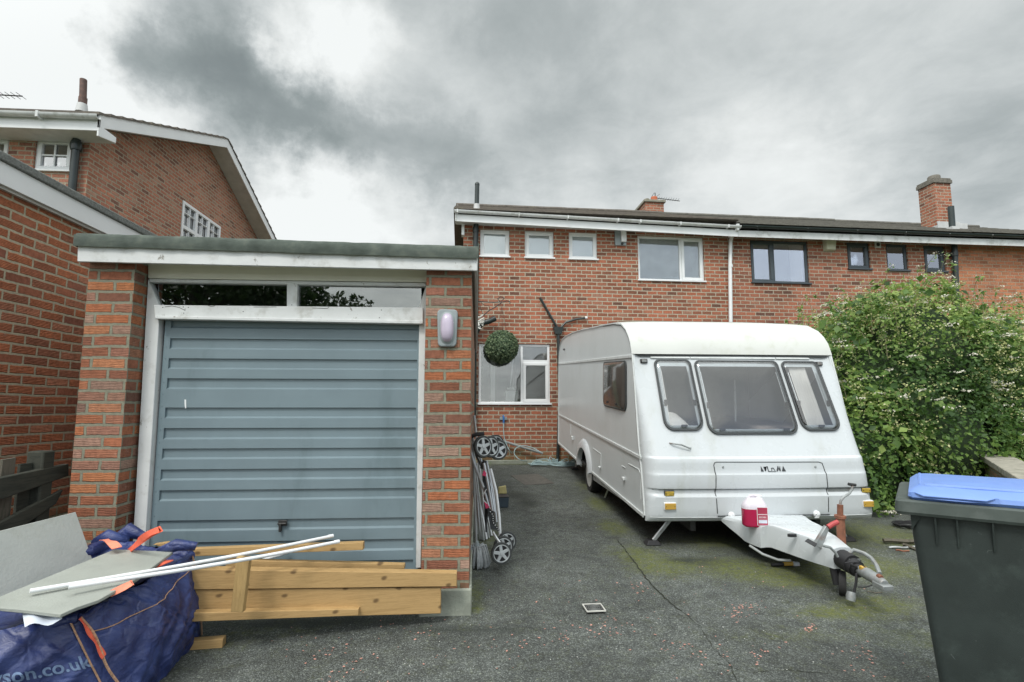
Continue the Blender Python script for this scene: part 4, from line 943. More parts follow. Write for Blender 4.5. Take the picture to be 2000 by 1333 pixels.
strap([Zp(250,1078,.58), Zp(268,1062,.66), Zp(290,1046,.72), Zp(313,1034,.76), Zp(292,1042,.735), Zp(272,1056,.68), Zp(262,1070,.60)], .034, M['strap'], up=(.5,-1,.4))
strap([Zp(203,1054,.63), Zp(216,1058,.65), Zp(229,1070,.63)], .045, M['strap_pale'])
strap([Zp(192,1168,.535), Zp(222,1156,.55), Zp(250,1143,.575), Zp(258,1138,.585), Zp(246,1146,.57), Zp(215,1160,.545)], .03, M['strap_pale'], up=(.3,-1,.8))
strap([Zp(300,1110,.55), Zp(318,1100,.565), Zp(332,1094,.56)], .035, M['strap'], up=(0,-.6,1))
cc_ = [faces[1.0](.0+.01, v)+Vector((.012,-.014,0)) for v in (.0, .1, .2, .3, .42)]
strap(cc_, .03, M['strap'], up=(-.6,-.2,.1))
# paper label in the bag mouth and printed text
lp = [Zp(44,1190,.53), Zp(126,1197,.53), Zp(122,1212,.515), Zp(50,1225,.51)]
mb = MB(); mb.grid(lambda i, j: bgf.I @ (lrp(lrp(lp[0], lp[1], i/8), lrp(lp[3], lp[2], i/8), j/4)+Vector((.0,-.004,.01*sin(i*.9)))), 8, 4); mb.build('paper_label', M['paper'], t)
def text_mesh(body, size):
    cu = bpy.data.curves.new('lettering', 'FONT'); cu.body = body; cu.size = size; cu.resolution_u = 3; cu.offset = .02*size
    ob = bpy.data.objects.new('lettering', cu); COL.objects.link(ob); bpy.context.view_layer.update()
    me = bpy.data.meshes.new_from_object(ob.evaluated_get(bpy.context.evaluated_depsgraph_get())); bpy.data.objects.remove(ob)
    vs = [tuple(v.co) for v in me.vertices]; fs = [tuple(p_.vertices) for p_ in me.polygons]; bpy.data.meshes.remove(me)
    bm = bmesh.new(); bv = [bm.verts.new(v) for v in vs]
    for f in fs:
        try: bm.faces.new([bv[i] for i in f])
        except ValueError: pass
    bmesh.ops.triangulate(bm, faces=bm.faces); bmesh.ops.subdivide_edges(bm, edges=[e for e in bm.edges if e.calc_length() > .02*1], cuts=2)
    bm.verts.index_update(); vs = [tuple(v.co) for v in bm.verts]; fs = [tuple(v.index for v in f.verts) for f in bm.faces]; bm.free()
    return vs, fs
fn2 = faces[2.0]
def locate_uv(fn, px, py):
    best = None
    for i in range(0, 101):
        for j in range(0, 101):
            p = fn(i/100, j/100)-CAM; x = CX+F_PX*p.dot(RT)/p.dot(FW); y = CY-F_PX*p.dot(UP)/p.dot(FW); d_ = (x-px)**2+(y-py)**2
            if best is None or d_ < best[0]: best = (d_, i/100, j/100)
    return best[1:]
vs, fs = text_mesh('wson.co.uk', .088)
wt = max(v[0] for v in vs); uR, vR = locate_uv(fn2, 182, 1300); uL, vL = locate_uv(fn2, 2, 1326)
du = (tA-tD).length
mbt = MB(); nv_ = []
wface = 1.18
for x, y, z in vs:
    u = uR-(wt-x)/wface*1.0; v = vR+(wt-x)*(vL-vR)/max(.01, (uR-uL)*wface)*.6-y/.53
    p = fn2(u, v); p2 = fn2(u+.01, v); p3 = fn2(u, v+.01); nn = (p2-p).cross(p3-p).normalized()
    if nn.y > 0: nn = -nn
    nv_.append(bgf.I @ (p+nn*.0035))
mbt.add(nv_, fs); mbt.build('bag_lettering', M['print'], t)
# flag on the bag
sl_ = [Zp(-60,1196,.555), Zp(0,1178,.57), Zp(224,1073,.60), Zp(338,1078,.585), Zp(268,1132,.565), Zp(196,1178,.55), Zp(150,1188,.545), Zp(118,1201,.545)]
sl_[0] = Zp(-70,1215,.56); 
mb = MB().ext([sl_[1]+Vector((0,0,.0)), sl_[2], sl_[3], sl_[4], sl_[5], sl_[7], Zp(60,1190,.55), Zp(0,1183,.552), Zp(-60,1188,.552), Zp(-70,1200,.57)][:0] or [Zp(-80,1215,.562), Zp(-2,1166,.572), Zp(224,1073,.60), Zp(338,1078,.587), Zp(268,1130,.567), Zp(192,1172,.552), Zp(150,1186,.548), Zp(118,1200,.546), Zp(55,1192,.552), Zp(0,1187,.557)], (0, 0, -.016))
o = mb.build('paving_flag', M['slab'], bevel=.003); tag(o, 'flat grey stone flag lying on top of the navy bag', 'slab')
# white tubes
def tube_thing(p, q, r_, name, label, mat=None):
    mb = MB(); P = [lrp(p, q, i/10)+Vector((0, 0, -.012*sin(pi*i/10))) for i in range(11)]; mb.tube(P, r_, 12)
    mb.tube([q-(q-p).normalized()*.03, q+(q-p).normalized()*.001], r_*1.18, 12)
    return tag(mb.build(name, mat or M['white_tube'], ang=40), label, 'tube', 'white plastic tubes on the bag')
tube_thing(Zp(58,1155,.59), Zp(650,1047,.565), .0105, 'plastic_tube', 'longest white tube lying across the grey flag, upper one of the pair')
tube_thing(Zp(134,1147,.60), Zp(662,1058,.56), .0105, 'plastic_tube', 'white tube just under the longest tube, reaching farthest right')
tube_thing(Zp(366,1128,.395), Zp(560,1080,.405), .010, 'plastic_tube', 'short lower white tube running behind the upright stake')
# ================================================================== TIMBER
def plank(name, label, pts, ys, th, mat='pine', cat='timber'):
    P = [W.Y(px, py, y) for (px, py), y in zip(pts, ys)]
    o = MB().ext(P, (0, th, 0)).build(name, M[mat], bevel=.0035)
    c = sum(P, Vector())/len(P); o.location = c
    for v in o.data.vertices: v.co -= c
    return tag(o, label, cat, 'new timber in front of the garage door')
plank('timber_board', 'widest new board standing on edge at the bottom of the timber pile', [(330,1153),(861,1148),(861,1199),(330,1214)], (3.27,3.50,3.50,3.27), .045)
plank('timber_beam', 'longest beam on top of the wide board, ending at the brick pier', [(330,1112),(892,1120),(892,1146),(330,1153)], (3.26,3.50,3.50,3.26), .075)
plank('timber_board', 'thin plank lying behind the long top beam against the garage door', [(440,1094),(790,1103),(790,1112),(440,1112)], (3.42,3.62,3.62,3.42), .05)
plank('timber_batten', 'short batten on the ground in front of the wide board', [(330,1199),(700,1190),(700,1203),(330,1217)], (3.2,3.38,3.38,3.2), .06)
plank('timber_batten', 'raised batten behind the white tubes, highest of the timber', [(335,1074),(709,1060),(709,1075),(335,1089)], (3.40,3.52,3.52,3.40), .05)
plank('timber_stake', 'short upright stake leaning on the beams beside the bag', [(450,1196),(474,1197),(487,1090),(461,1089)], (3.14,3.14,3.12,3.12), .04, 'pine_up')
p0 = G(372, 1266); 
o = MB().hexa([(-.14,-.025,0),(.10,-.025,0),(.10,.035,0),(-.14,.035,0)], [(-.14,-.025,.05),(.10,-.025,.05),(.10,.035,.05),(-.14,.035,.05)]).build('timber_offcut', M['pine'], bevel=.003)
q = G(408, 1268); o.location = (q.x-.03, q.y+.02, q.z); o.rotation_euler = (0, 0, .12); tag(o, 'small timber offcut under the right corner of the navy bag', 'timber', 'new timber in front of the garage door')
plank('timber_batten', 'pale batten end showing between the bag rim and the garage door', [(298,1064),(322,1060),(385,1078),(380,1086)], (3.45,3.45,3.45,3.45), .04)

# ================================================================== CARAVAN
RXC = radians(4.2); C0 = Frame((1.64, 4.94, .376), 0, RXC)
cv = thing('caravan', 'white touring caravan with three tinted front windows parked on the drive', 'caravan', C0)
CW = 2.25
edge = [(.076,-.007),(.115,.2),(.165,.40),(.259,.70),(.32,.98),(.39,1.29),(.455,1.55),(.475,1.61),(.52,1.70),(.584,1.775),(.68,1.85),(.858,1.928),(1.2,1.97),(1.7,1.995),(2.266,2.014),(3.0,2.045),(3.808,2.06),(4.5,2.05),(4.9,2.02),(5.1,1.97),(5.22,1.88),(5.30,1.75),(5.34,1.548),(5.365,.8),(5.384,-.033)]
acy, ar = 2.88, .42
arch = [(acy+ar*cos(a)*1.0, -.06+.30*sin(a)) for a in [radians(q) for q in range(8, 173, 11)]]
poly = edge+[(acy+ar+.0, -.03)]+arch+[(acy-ar, -.03)]
for x, nm in ((0, 'near'), (CW, 'far')):
    bm = MB(); bm.ext([(x, y, z) for y, z in poly], (.02 if x == 0 else -.02, 0, 0)); 
    so = bm.build('side_panel', M['alu_skin'], cv, ang=30)
def yfront(z):  # centre line of the front moulding
    P = [(-.055,.02),(-.04,.0),(.0,-.03),(.19,-.034),(.215,-.012),(.25,-.012),(.27,-.034),(.395,-.034),(.415,-.022),(.545,-.006),(.565,.026),(.70,.085),(1.55,.462),(1.575,.473)]
    for (a, ya), (b_, yb_) in zip(P, P[1:]):
        if z <= b_: return lrp(ya, yb_, (z-a)/(b_-a))
    return P[-1][1]
def yedge(z):
    for (ya, a), (yb_, b_) in zip(edge, edge[1:]):
        if z <= b_ and z >= a: return lrp(ya, yb_, (z-a)/(b_-a))
    return edge[0][0] if z < 0 else .5
def front(x, z, o_=0):
    d_ = min(x, CW-x); r_ = .15; yf_, ye_ = yfront(z), yedge(z)
    k = 0 if d_ > r_ else 1-sqrt(max(0, 1-(1-d_/r_)**2))
    bow = .03*((2*x/CW-1)**2)*(1-k)
    return Vector((x, lrp(yf_+bow, ye_, k)-o_, z))
zs = [-.055,-.045,-.03,-.01,.02,.08,.14,.185,.198,.21,.218,.235,.25,.258,.268,.28,.33,.385,.398,.408,.418,.45,.50,.535,.548,.556,.566,.60,.65,.70]+[.75+.035*k for k in range(1, 23)]+[1.55,1.575]
xs = sorted([0,.002,.006,.012,.02,.03,.042,.056,.072,.09,.11,.13,.15]+[.15+.0475*k for k in range(1, 40)]+[CW-q for q in (0,.002,.006,.012,.02,.03,.042,.056,.072,.09,.11,.13,.15)])
WIN = [(.225,.628,.80,1.515),(.665,1.605,.765,1.508),(1.645,2.075,.795,1.505)]
def skipf(i, j):
    x = (xs[i]+xs[i+1])/2; z = (zs[j]+zs[j+1])/2
    return any(a+.045 < x < b_-.045 and c_+.05 < z < d_-.05 for a, b_, c_, d_ in WIN)
mb = MB().grid(lambda i, j: front(xs[i], zs[j]), len(xs)-1, len(zs)-1, skipf)
mb.build('front_panel', M['gel'], cv, ang=22, fix=False)
# roof cap and roof skin
ri = [p for p in edge if p[1] >= 1.55 and p[0] < 5.3]
def roofp(i, j):
    y, z = RI[j]; x = lrp(-.012, CW+.012, i/24); e = min(i, 24-i)/24
    cr = .035*(1-(2*x/CW-1)**4)*(1 if y > .7 else max(0, (y-.46)/.24))
    return (x, y-.012*(y < .8), z+.004+cr*.6)
RI = [(.462,1.575),(.478,1.62),(.52,1.705),(.584,1.78),(.68,1.855),(.858,1.935),(1.2,1.977)]
mb = MB().grid(roofp, 24, len(RI)-1); mb.build('roof_cap', M['gel_cream'], cv, ang=60)
RI = [(1.18,1.978)]+[(y, z+.005) for y, z in edge if y > 1.3 and z > 1.6 and y < 5.32]+[(5.36,1.5),(5.41,-.03)]
mb = MB().grid(roofp, 24, len(RI)-1); mb.build('roof_and_rear', M['gel_cream'], cv, ang=60)
# trims
for x in (-.004, CW+.004):
    pts = [(x, y, z) for y, z in edge]
    MB().tube(pts, .011, 6).build('edge_trim', M['trim'], cv)
    MB().tube([(x+(-.003 if x < 0 else .003), y+.02, z) for y, z in edge[:5]]+[(x+(-.003 if x < 0 else .003), y+.014, z-.012) for y, z in edge[5:14]], .0035, 5).build('trim_seal', M['seal'], cv)
for za, zb in ((1.555, 1.548), (.531, .53)):
    mb = MB().ext([(-.001, (.475 if za > 1 else .17), za-.018), (-.001, 5.33, zb-.018), (-.001, 5.33, zb+.018), (-.001, (.475 if za > 1 else .17), za+.018)], (-.012, 0, 0)); mb.build('side_rail', M['trim'], cv, bevel=.004)
mb = MB().ext([(.0, .10, -.035), (.0, acy-ar-.02, -.05), (.0, acy-ar-.02, -.02), (.0, .10, -.0)], (-.014, 0, 0)); mb.ext([(.0, acy+ar+.02, -.06), (.0, 5.38, -.055), (.0, 5.38, -.02), (.0, acy+ar+.02, -.03)], (-.014, 0, 0)); mb.build('bottom_rail', M['trim'], cv, bevel=.004)
mb = MB().ext([(.03, acy-ar, -.05), (.03, acy-ar, -.16), (.03, .6, -.06), (.03, .12, -.035)], (.01, 0, 0)); mb.ext([(.03, acy+ar, -.05), (.03, acy+ar, -.13), (.03, 5.2, -.06)], (.01, 0, 0)); mb.build('skirt', M['gel'], cv)
mb = MB().box(.02, CW-.02, .15, 5.36, -.03, -.005); mb.build('floor_panel', M['dark_metal'], cv)
# wheel arch spat
outA = [(acy+(ar+.10)*cos(a), -.05+.42*sin(a)) for a in [radians(q) for q in range(0, 181, 12)]]
inA = [(acy+(ar-.03)*cos(a), -.09+.325*sin(a)) for a in [radians(q) for q in range(0, 181, 12)]]
mb = MB(); n = len(outA)
rows_ = [[(-.002, y, z) for y, z in outA], [(-.035, acy+(y-acy)*.93, -.05+(z+.05)*.93) for y, z in outA], [(-.045, y, z) for y, z in inA], [(.03, y, z) for y, z in inA]]
mb.grid(lambda i, j: rows_[j][i], n-1, 3); mb.build('wheel_arch', M['gel'], cv, ang=50)
mb = MB().grid(lambda i, j: ((.0, .25)[j], arch[i][0], arch[i][1]), len(arch)-1, 1); mb.build('wheel_well', M['black'], cv)
# side window (near side)
def sidewin(x, sgn, y0, y1, z0, z1):
    P = [(y, z) for y, z in rrect(y0, y1, z0, z1, .07, 5, .10)]
    fo = MB().ext([(x, y, z) for y, z in P], (sgn*.012, 0, 0)).build('side_window', M['seal'], cv, bevel=.003)
    P2 = [(lrp((y0+y1)/2, y, .93), lrp((z0+z1)/2, z, .95)) for y, z in P]
    mb = MB(); n_ = len(P2); vs = [(x+sgn*.014, y, z) for y, z in P2]+[(x+sgn*.034, lrp((y0+y1)/2, y, .9), lrp((z0+z1)/2, z, .93)) for y, z in P2]
    mb.add(vs, [(i, (i+1) % n_, n_+(i+1) % n_, n_+i) for i in range(n_)]+[tuple(range(n_, 2*n_))]); mb.build('pane', SM, fo, ang=60)
    mb = MB()
    for q in (.3, .7): mb.box(x+sgn*.036-.004, x+sgn*.036+.004, lrp(y0, y1, q)-.03, lrp(y0, y1, q)+.03, z0+.055, z0+.075)
    split_build(mb, 'catch', M['black'], fo)
SM = plain('smoked acrylic', (.085,.083,.078), .12, var=.15, vs=3, spec=.9)
sidewin(-.001, -1, .67, 1.70, .95, 1.515); sidewin(CW+.001, 1, .67, 1.70, .95, 1.515); sidewin(-.001, -1, 9, 9.1, .9, 1) if False else None
# lockers and vents on the side
def Cs(px, py): return C0.X(px, py, 0)
mb = MB()
def sline(pts, r_=.004): 
    pp_ = [Cs(*q)+Vector((-.003, 0, 0)) for q in pts]; mb.tube(pp_, r_, 5)
sline([(1228,906),(1248,917),(1252,927)]); sline([(1252,927),(1252,975)]); sline([(1159,876),(1174,887)]); sline([(1174,887),(1174,912)]); sline([(1215,910),(1222,914)]); sline([(1115,828),(1115,850)])
mb.build('locker_outline', M['trim'], cv)
for px, py, s_ in ((1119,856,.09),(1220,935,.05),(1173,913,.04)):
    q = Cs(px, py); MB().box(-.03, -.001, q.y-s_/2, q.y+s_/2, q.z-s_*.35, q.z+s_*.35).build('locker_latch', M['trim'], cv, bevel=.006)
q = Cs(1103, 683); MB().lathe([(.02,0),(.015,.03)], q, (-1,0,0), 8).build('side_hook', M['dark_metal'], cv)
# front windows
def fplane(x, z, o_): p = front(x, z); nrm = Vector((0, -.91, .40)); return Vector((x, p.y, z))+nrm*o_
for k, (a, b_, c_, d_) in enumerate(WIN):
    P = rrect(a, b_, c_, d_, .055, 6, .10)
    Q = [(lrp((a+b_)/2, x, 1-.034/(b_-a)*2*.5), lrp((c_+d_)/2, z, 1-.034/(d_-c_))) for x, z in P]
    xm_ = (a+b_)/2; ym_ = lambda x, z: fplane(x, z, 0)
    def f3(p_, h_): return fplane(p_[0], p_[1], h_)
    mb = MB(); ring(mb, P, Q, f3, .004, .024); fo = mb.build('front_window', M['seal'], cv, bevel=.003)
    # domed acrylic pane
    mb = MB(); N1 = len(Q); rings_ = []
    for s_ in (1.0, .985, .96, .88, .6, .3, .02):
        hh_ = .026+.022*sqrt(max(0, 1-s_**6))
        rings_.append([fplane(lrp(xm_, x, s_), lrp((c_+d_)/2, z, s_), hh_) for x, z in Q])
    vs = [q_ for R_ in rings_ for q_ in R_]; fs = [(i*N1+j, i*N1+(j+1) % N1, (i+1)*N1+(j+1) % N1, (i+1)*N1+j) for i in range(6) for j in range(N1)]+[tuple(6*N1+j for j in range(N1))]
    mb.add(vs, fs); mb.build('pane', M['acrylic'], fo, ang=80)
    # inner aluminium stays and catches
    for xx in (a+.05, b_-.05):
        MB().tube([fplane(xx, d_-.12, .012), fplane(xx, lrp(c_, d_, .42), .012)], .005, 6).build('stay', M['alu'], fo)
        p_ = fplane(xx+.004, lrp(c_, d_, .38), .016); MB().box(p_.x-.014, p_.x+.014, p_.y-.008, p_.y+.008, p_.z-.03, p_.z+.03).build('catch', M['black'], fo, bevel=.003)
    for xx in ([lrp(a, b_, .5)] if b_-a < .6 else [lrp(a, b_, .15), lrp(a, b_, .86)]):
        p_ = fplane(xx, c_+.045, .02); MB().box(p_.x-.03, p_.x+.03, p_.y-.008, p_.y+.008, p_.z-.012, p_.z+.012).build('catch', M['black'], fo, bevel=.003)
    mb = MB(); ring(mb, [(lrp(xm_, x, .96), lrp((c_+d_)/2, z, .97)) for x, z in P], [(lrp(xm_, x, .88 if k != 1 else .94), lrp((c_+d_)/2, z, .93)) for x, z in P], f3, -.01, .002); mb.build('inner_rim', M['lamp_grey'], fo)
mb = MB()
def frail(x0, x1, z, h_, t_): mb.ext([front(x0, z, .0), front(x1, z, .0), front(x1, z+h_, 0), front(x0, z+h_, 0)], (0, -t_, .004))
frail(.06, CW-.04, 1.555, .012, .018); mb.build('seam_rail', M['seal'], cv)
mb = MB(); frail(.20, .63, 1.532, .016, .016); frail(.64, 1.60, 1.531, .016, .016); frail(1.61, 2.0, 1.532, .016, .016); mb.build('window_rail', M['trim'], cv)
# gas locker door line, seams
def fl(pts, r_, mat, name, o_=.002): return MB().tube([front(x, z, o_) for x, z in pts], r_, 6).build(name, mat, cv)
lk = [(.66,.03),(.652,.2),(.650,.235),(.655,.4),(.645,.49),(.655,.512),(.675,.518),(1.70,.512),(1.735,.50),(1.742,.47),(1.757,.40),(1.762,.235),(1.762,.2),(1.752,.03)]
LK = []
for a_, b_ in zip(lk, lk[1:]):
    for s_ in range(4): LK.append((lrp(a_[0], b_[0], s_/4), lrp(a_[1], b_[1], s_/4)))
fl(LK+[lk[-1]], .0045, M['seal'], 'locker_gap', .0); 
fl([(lrp(.05, .652, i/8), .258) for i in range(9)], .003, M['seal'], 'moulding_shadow_gap', .0)
fl([(lrp(.652, 1.758, i/8), .258) for i in range(9)], .0035, M['seal'], 'moulding_shadow_gap', .0); fl([(lrp(1.762, 2.12, i/8), .258) for i in range(9)], .004, M['seal'], 'moulding_shadow_gap', .0)
fl([(lrp(.66, 1.76, i/12), .006) for i in range(13)], .005, M['seal'], 'locker_bottom_gap', .004)
fl([(lrp(.03, CW-.03, i/20), -.008) for i in range(21)], .003, M['trim'], 'lower_bead', .004)
for x in (.735, 1.66): 
    p_ = front(x, .47 if x < 1 else .465, 0); MB().lathe([(.012,0),(.008,.008)], p_, (0,-1,.1), 10).build('locker_stud', M['galv'], cv)
for x in (.79, 1.625):
    p_ = front(x, .012, .0); mb = MB().lathe([(.03,0),(.034,.012),(.03,.022),(.012,.034)], p_+Vector((0,-.0,.0)), (0,-1,.25), 14); mb.tube([p_+Vector((0,-.02,.02)), p_+Vector((0,-.025,-.03))], .012, 6); mb.build('locker_catch', M['upvc'], cv)
# bonnet strip decal on the right
mb = MB().grid(lambda i, j: front(lrp(1.775, 2.03, i/6), lrp(.222, .25, j), .003), 6, 1); mb.build('silver_decal', M['galv'], cv)
# lamps
def lampb(px, py, w_, h_, mat, name, base=True):
    p_ = C0.hit(px, py, (0, -.034, .1), (0, 1, 0)); x, z = p_.x, p_.z; y = front(x, z).y
    y0_ = y+.03; bo = MB().box(x-w_/2-.006, x+w_/2+.006, y-.012, y0_, z-h_/2-.006, z+h_/2+.006).build(name, M['upvc'] if mat == 'amber' else M['seal'], cv, bevel=.004)
    mb = MB().box(x-w_/2, x+w_/2, y-.024, y-.012, z-h_/2, z+h_/2); 
    mb.build('lens', M[mat], bo, bevel=.004)
    for s_ in (-1, 1): MB().lathe([(.004,0),(.003,.002)], (x+s_*w_*.38, y-.0245, z), (0,-1,0), 8).build('screw', M['dark_metal'], bo)
lampb(1309,990,.105,.058,'amber','reflector'); lampb(1690,986,.10,.055,'amber','reflector')
M['lens_olive'] = plain('old marker lens', (.42,.30,.05), .3, var=.3, vs=30)
lampb(1309,966,.085,.042,'lens_olive','marker_lamp'); lampb(1690,960,.085,.042,'lens_olive','marker_lamp')
for px, py in ((1258.5,705.5),(1609,711)):
    p_ = C0.hit(px, py, (0, .462, 1.55), Vector((0, -.91, .40))); q_ = front(p_.x, p_.z); bo = MB().box(q_.x-.038, q_.x+.038, q_.y-.03, q_.y+.03, q_.z-.022, q_.z+.022).build('top_marker_lamp', M['dark_metal'], cv, bevel=.008)
    MB().box(q_.x-.026, q_.x+.026, q_.y-.036, q_.y-.028, q_.z-.014, q_.z+.014).build('lens', M['galv'], bo, bevel=.004)
a_ = front(.255, .688, .0); b_ = front(.455, .645, .0)
MB().tube([a_, a_+Vector((.02,-.028,.0)), lrp(a_, b_, .5)+Vector((0,-.04,.012)), b_+Vector((-.02,-.03,.0)), b_], .008, 8).build('grab_handle', M['galv'], cv)
# badge shapes
mb = MB()
def badge(pts, h_=.0035):
    x0_, z0_ = 1.105, .428; P = [front(x0_+u*.0055, z0_+v*.0055, 0) for u, v in pts]; mb.ext([p_+Vector((0, -.001, 0)) for p_ in P], (0, -h_, 0))
for g_ in ([(0,0),(0.3,9),(5,0)], [(5,8),(6.5,8),(8,1),(9,1),(10.5,8),(9.5,8),(8.5,4),(7.5,0)][::1], [(11,9),(12.5,9),(14,.6),(20,.2),(27,.2),(27,-.5),(13,-.5)], [(19,1),(19,6),(23,6),(26,1),(25,1),(22.5,5),(20,5),(20,1)], [(28,0),(31,9),(32,9),(33,3),(35,9),(36,0),(34.8,0),(34,5),(33,0),(31.5,5),(30,0)], [(38,0),(41,9),(45,0)]): badge(g_)
mb.build('badge_lettering', M['ink'], cv)
# drawbar cover
def Cz(px, py, z): return C0.Z(px, py, z)
dl = [(.70,.02),(.76,-.10),(.80,-.19),(.815,-.27),(.82,-.38),(.835,-.50),(.875,-.515),(.90,-.55),(.99,-.90),(1.045,-1.13)]
dr_ = [(1.53,.02),(1.52,-.05),(1.50,-.12),(1.46,-.30),(1.44,-.40),(1.39,-.56),(1.34,-.62),(1.30,-.66),(1.24,-.90),(1.19,-1.13)]
top = [lrp(.004, .075, min(1, i/4)) if 0 else z for i, z in enumerate([.0,.012,.018,.022,.03,.05,.072,.08,.088,.07])]
bot = [-.04,-.09,-.13,-.155,-.15,-.14,-.13,-.12,-.105,-.085]
mb = MB(); 
def dcov(i, j):
    (xl, yl), (xr, yr) = dl[j], dr_[j]; zt, zb_ = top[j], bot[j]
    sec = [(xl+.0, zb_), (xl-.004, zt-.03), (xl+.006, zt-.008), (xl+.02, zt), (lrp(xl, xr, .33), zt+.004), (lrp(xl, xr, .66), zt+.004), (xr-.02, zt), (xr-.006, zt-.008), (xr+.004, zt-.03), (xr, zb_)]
    x, z = sec[i]; return (x, lrp(yl, yr, i/9), z)
mb.grid(dcov, 9, len(dl)-1); 
mb.add([dcov(i, len(dl)-1) for i in range(10)], [tuple(range(10))])
mb.build('drawbar_cover', M['gel'], cv, ang=28)
mb = MB()
for px, py, s_ in ((1547,1048,.03),(1579,1046,.028)):
    q = Cz(px, py, .062); 
    mb.ext([q+Vector((s_*cos(a)*1.3, s_*.6*sin(a), .018)) for a in [2*pi*k/12 for k in range(12)]], (0, 0, -.02))
mb.ext([Cz(1578,1052,.094), Cz(1596,1062,.094), Cz(1592,1068,.094), Cz(1572,1057,.094)], (0, 0, -.004))
mb.build('cover_slot', M['black'], cv)
# chassis rails + A frame
mb = MB().hexa([(.90,.1,-.16),(.96,.1,-.16),(1.13,-1.25,-.05),(1.08,-1.25,-.05)], [(.90,.1,-.06),(.96,.1,-.06),(1.13,-1.25,.03),(1.08,-1.25,.03)]); mb.build('a_frame_rail', M['galv'], cv)
mb = MB().hexa([(1.26,.1,-.16),(1.32,.1,-.16),(1.16,-1.25,-.05),(1.10,-1.25,-.05)], [(1.26,.1,-.06),(1.32,.1,-.06),(1.16,-1.25,.03),(1.10,-1.25,.03)]); mb.build('a_frame_rail', M['galv'], cv)
for x in (.45, 1.7): MB().box(x, x+.05, .1, 5.2, -.17, -.03).build('chassis_rail', M['dark_metal'], cv)
MB().tube([(.12, acy, -.13), (2.08, acy, -.13)], .035, 10).build('axle', M['dark_metal'], cv)
# wheels
for sx in (0, 1):
    x = .06 if sx == 0 else CW-.06-.165; wy, wz = acy, -.145; R = .285
    wo = MB().lathe([(R*.72,0),(R*.93,0),(R,.025),(R,.14),(R*.93,.165),(R*.72,.165),(R*.72,0)], (x, wy, wz), (1,0,0), 40, False).build('wheel', M['tyre'], cv, ang=50)
    ox_, s_ = (x, 1) if sx == 0 else (x+.165, -1)
    MB().lathe([(R*.71,.004),(R*.70,.02),(R*.60,.035),(R*.45,.02),(R*.28,.014),(R*.24,-.002),(R*.12,-.008),(.01,-.008)], (ox_, wy, wz), (s_,0,0), 32).build('rim', M['hub'], wo, ang=50)
    for k in range(8):
        a = 2*pi*k/8; MB().lathe([(.016,0),(.016,.002)], (ox_+s_*.0085, wy+R*.5*cos(a), wz+R*.5*sin(a)), (-s_,0,0), 10).build('rim_hole', M['black'], wo)
# corner steadies
def steady(x, y, lx, ly):
    top_ = Vector((x, y, -.04)); wp = C0.M @ Vector((x+lx, y+ly, 0)); ft = C0.I @ Vector((wp.x, wp.y, gz(wp.y)+.03))
    d_ = (ft-top_).normalized(); sd = Vector((-d_.y, d_.x, 0)).normalized()*.028; so_ = None
    mb = MB().hexa([top_+sd+Vector((0,0,.02)), top_-sd+Vector((0,0,.02)), top_-sd-Vector((0,0,.02)), top_+sd-Vector((0,0,.02))], [ft+sd+Vector((0,0,.02)), ft-sd+Vector((0,0,.02)), ft-sd-Vector((0,0,.02)), ft+sd-Vector((0,0,.02))])
    so_ = mb.build('corner_steady', M['galv'], cv, bevel=.004)
    MB().tube([top_+sd*.5+Vector((0,0,.03)), ft+sd*.5+Vector((0,0,.025))], .008, 6).build('steady_spindle', M['alu'], so_)
    MB().hexa([ft+Vector(v) for v in ((-.075,-.055,-.025),(.075,-.055,-.025),(.075,.055,-.025),(-.075,.055,-.025))], [ft+Vector(v) for v in ((-.045,-.035,.02),(.045,-.035,.02),(.045,.035,.02),(-.045,.035,.02))]).build('steady_foot', M['black'], so_, bevel=.006)
steady(.30, .16, -.20, .03); steady(1.95, .2, .12, .0); steady(.35, 5.0, -.1, 0); steady(1.85, 5.0, .1, 0)
q0, q1 = C0.X(1188, 955, .12), C0.X(1181, 972, .10); MB().tube([q0, q1], .012, 6).build('drain_pipe', M['alu'], cv)
# interior seen through the panes
mb = MB(); mb.box(.03, CW-.03, 2.2, 2.23, .02, 1.85); mb.box(.03, CW-.03, .2, 2.2, .0, .02); mb.build('interior_panel', M['interior'], cv)
mb = MB()
mb.add([(.022,.3,.0),(.022,2.2,.0),(.022,2.2,1.9),(.022,.62,1.7),(.022,.45,1.4)], [(0,1,2,3,4)]); mb.add([(CW-.022,.3,.0),(CW-.022,2.2,.0),(CW-.022,2.2,1.9),(CW-.022,.62,1.7),(CW-.022,.45,1.4)], [(0,1,2,3,4)]); mb.build('inner_wall', M['interior'], cv)
mb = MB().box(.06, .68, .32, 2.0, .3, .78); mb.box(1.52, 2.14, .32, 2.0, .3, .78); mb.box(.7, 1.5, .30, .72, .4, .72); mb.build('seat_base', M['cushion'], cv, bevel=.05)
mb = MB().hexa([(.1,.26,.76),(.62,.26,.76),(.62,.62,.80),(.1,.62,.80)], [(.1,.36,.96),(.5,.36,.90),(.5,.56,.96),(.1,.56,1.02)]); mb.build('pale_cushion', M['curtain'], cv, bevel=.04)
def curtain(x0, x1, nm, dx):
    mb = MB(); nn_ = int((x1-x0)*190)
    mb.grid(lambda i, j: (lrp(x0, x1, i/nn_)+dx*(1-j/8)*0, yfront(lrp(.82, 1.5, j/8))+.05+.014*sin(i*1.25), lrp(.82, 1.5, j/8)), nn_, 8)
    mb.build('curtain', M['curtain'], cv, ang=80)
curtain(.25, .315, 'l', 0); curtain(1.75, 1.93, 'r', .0)
mb = MB().box(1.2, 1.216, 1.2, 1.9, .72, .74); mb.tube([(1.45,1.1,.8),(1.47,1.1,1.3)], .012, 6); mb.build('table_edge', M['trim'], cv)
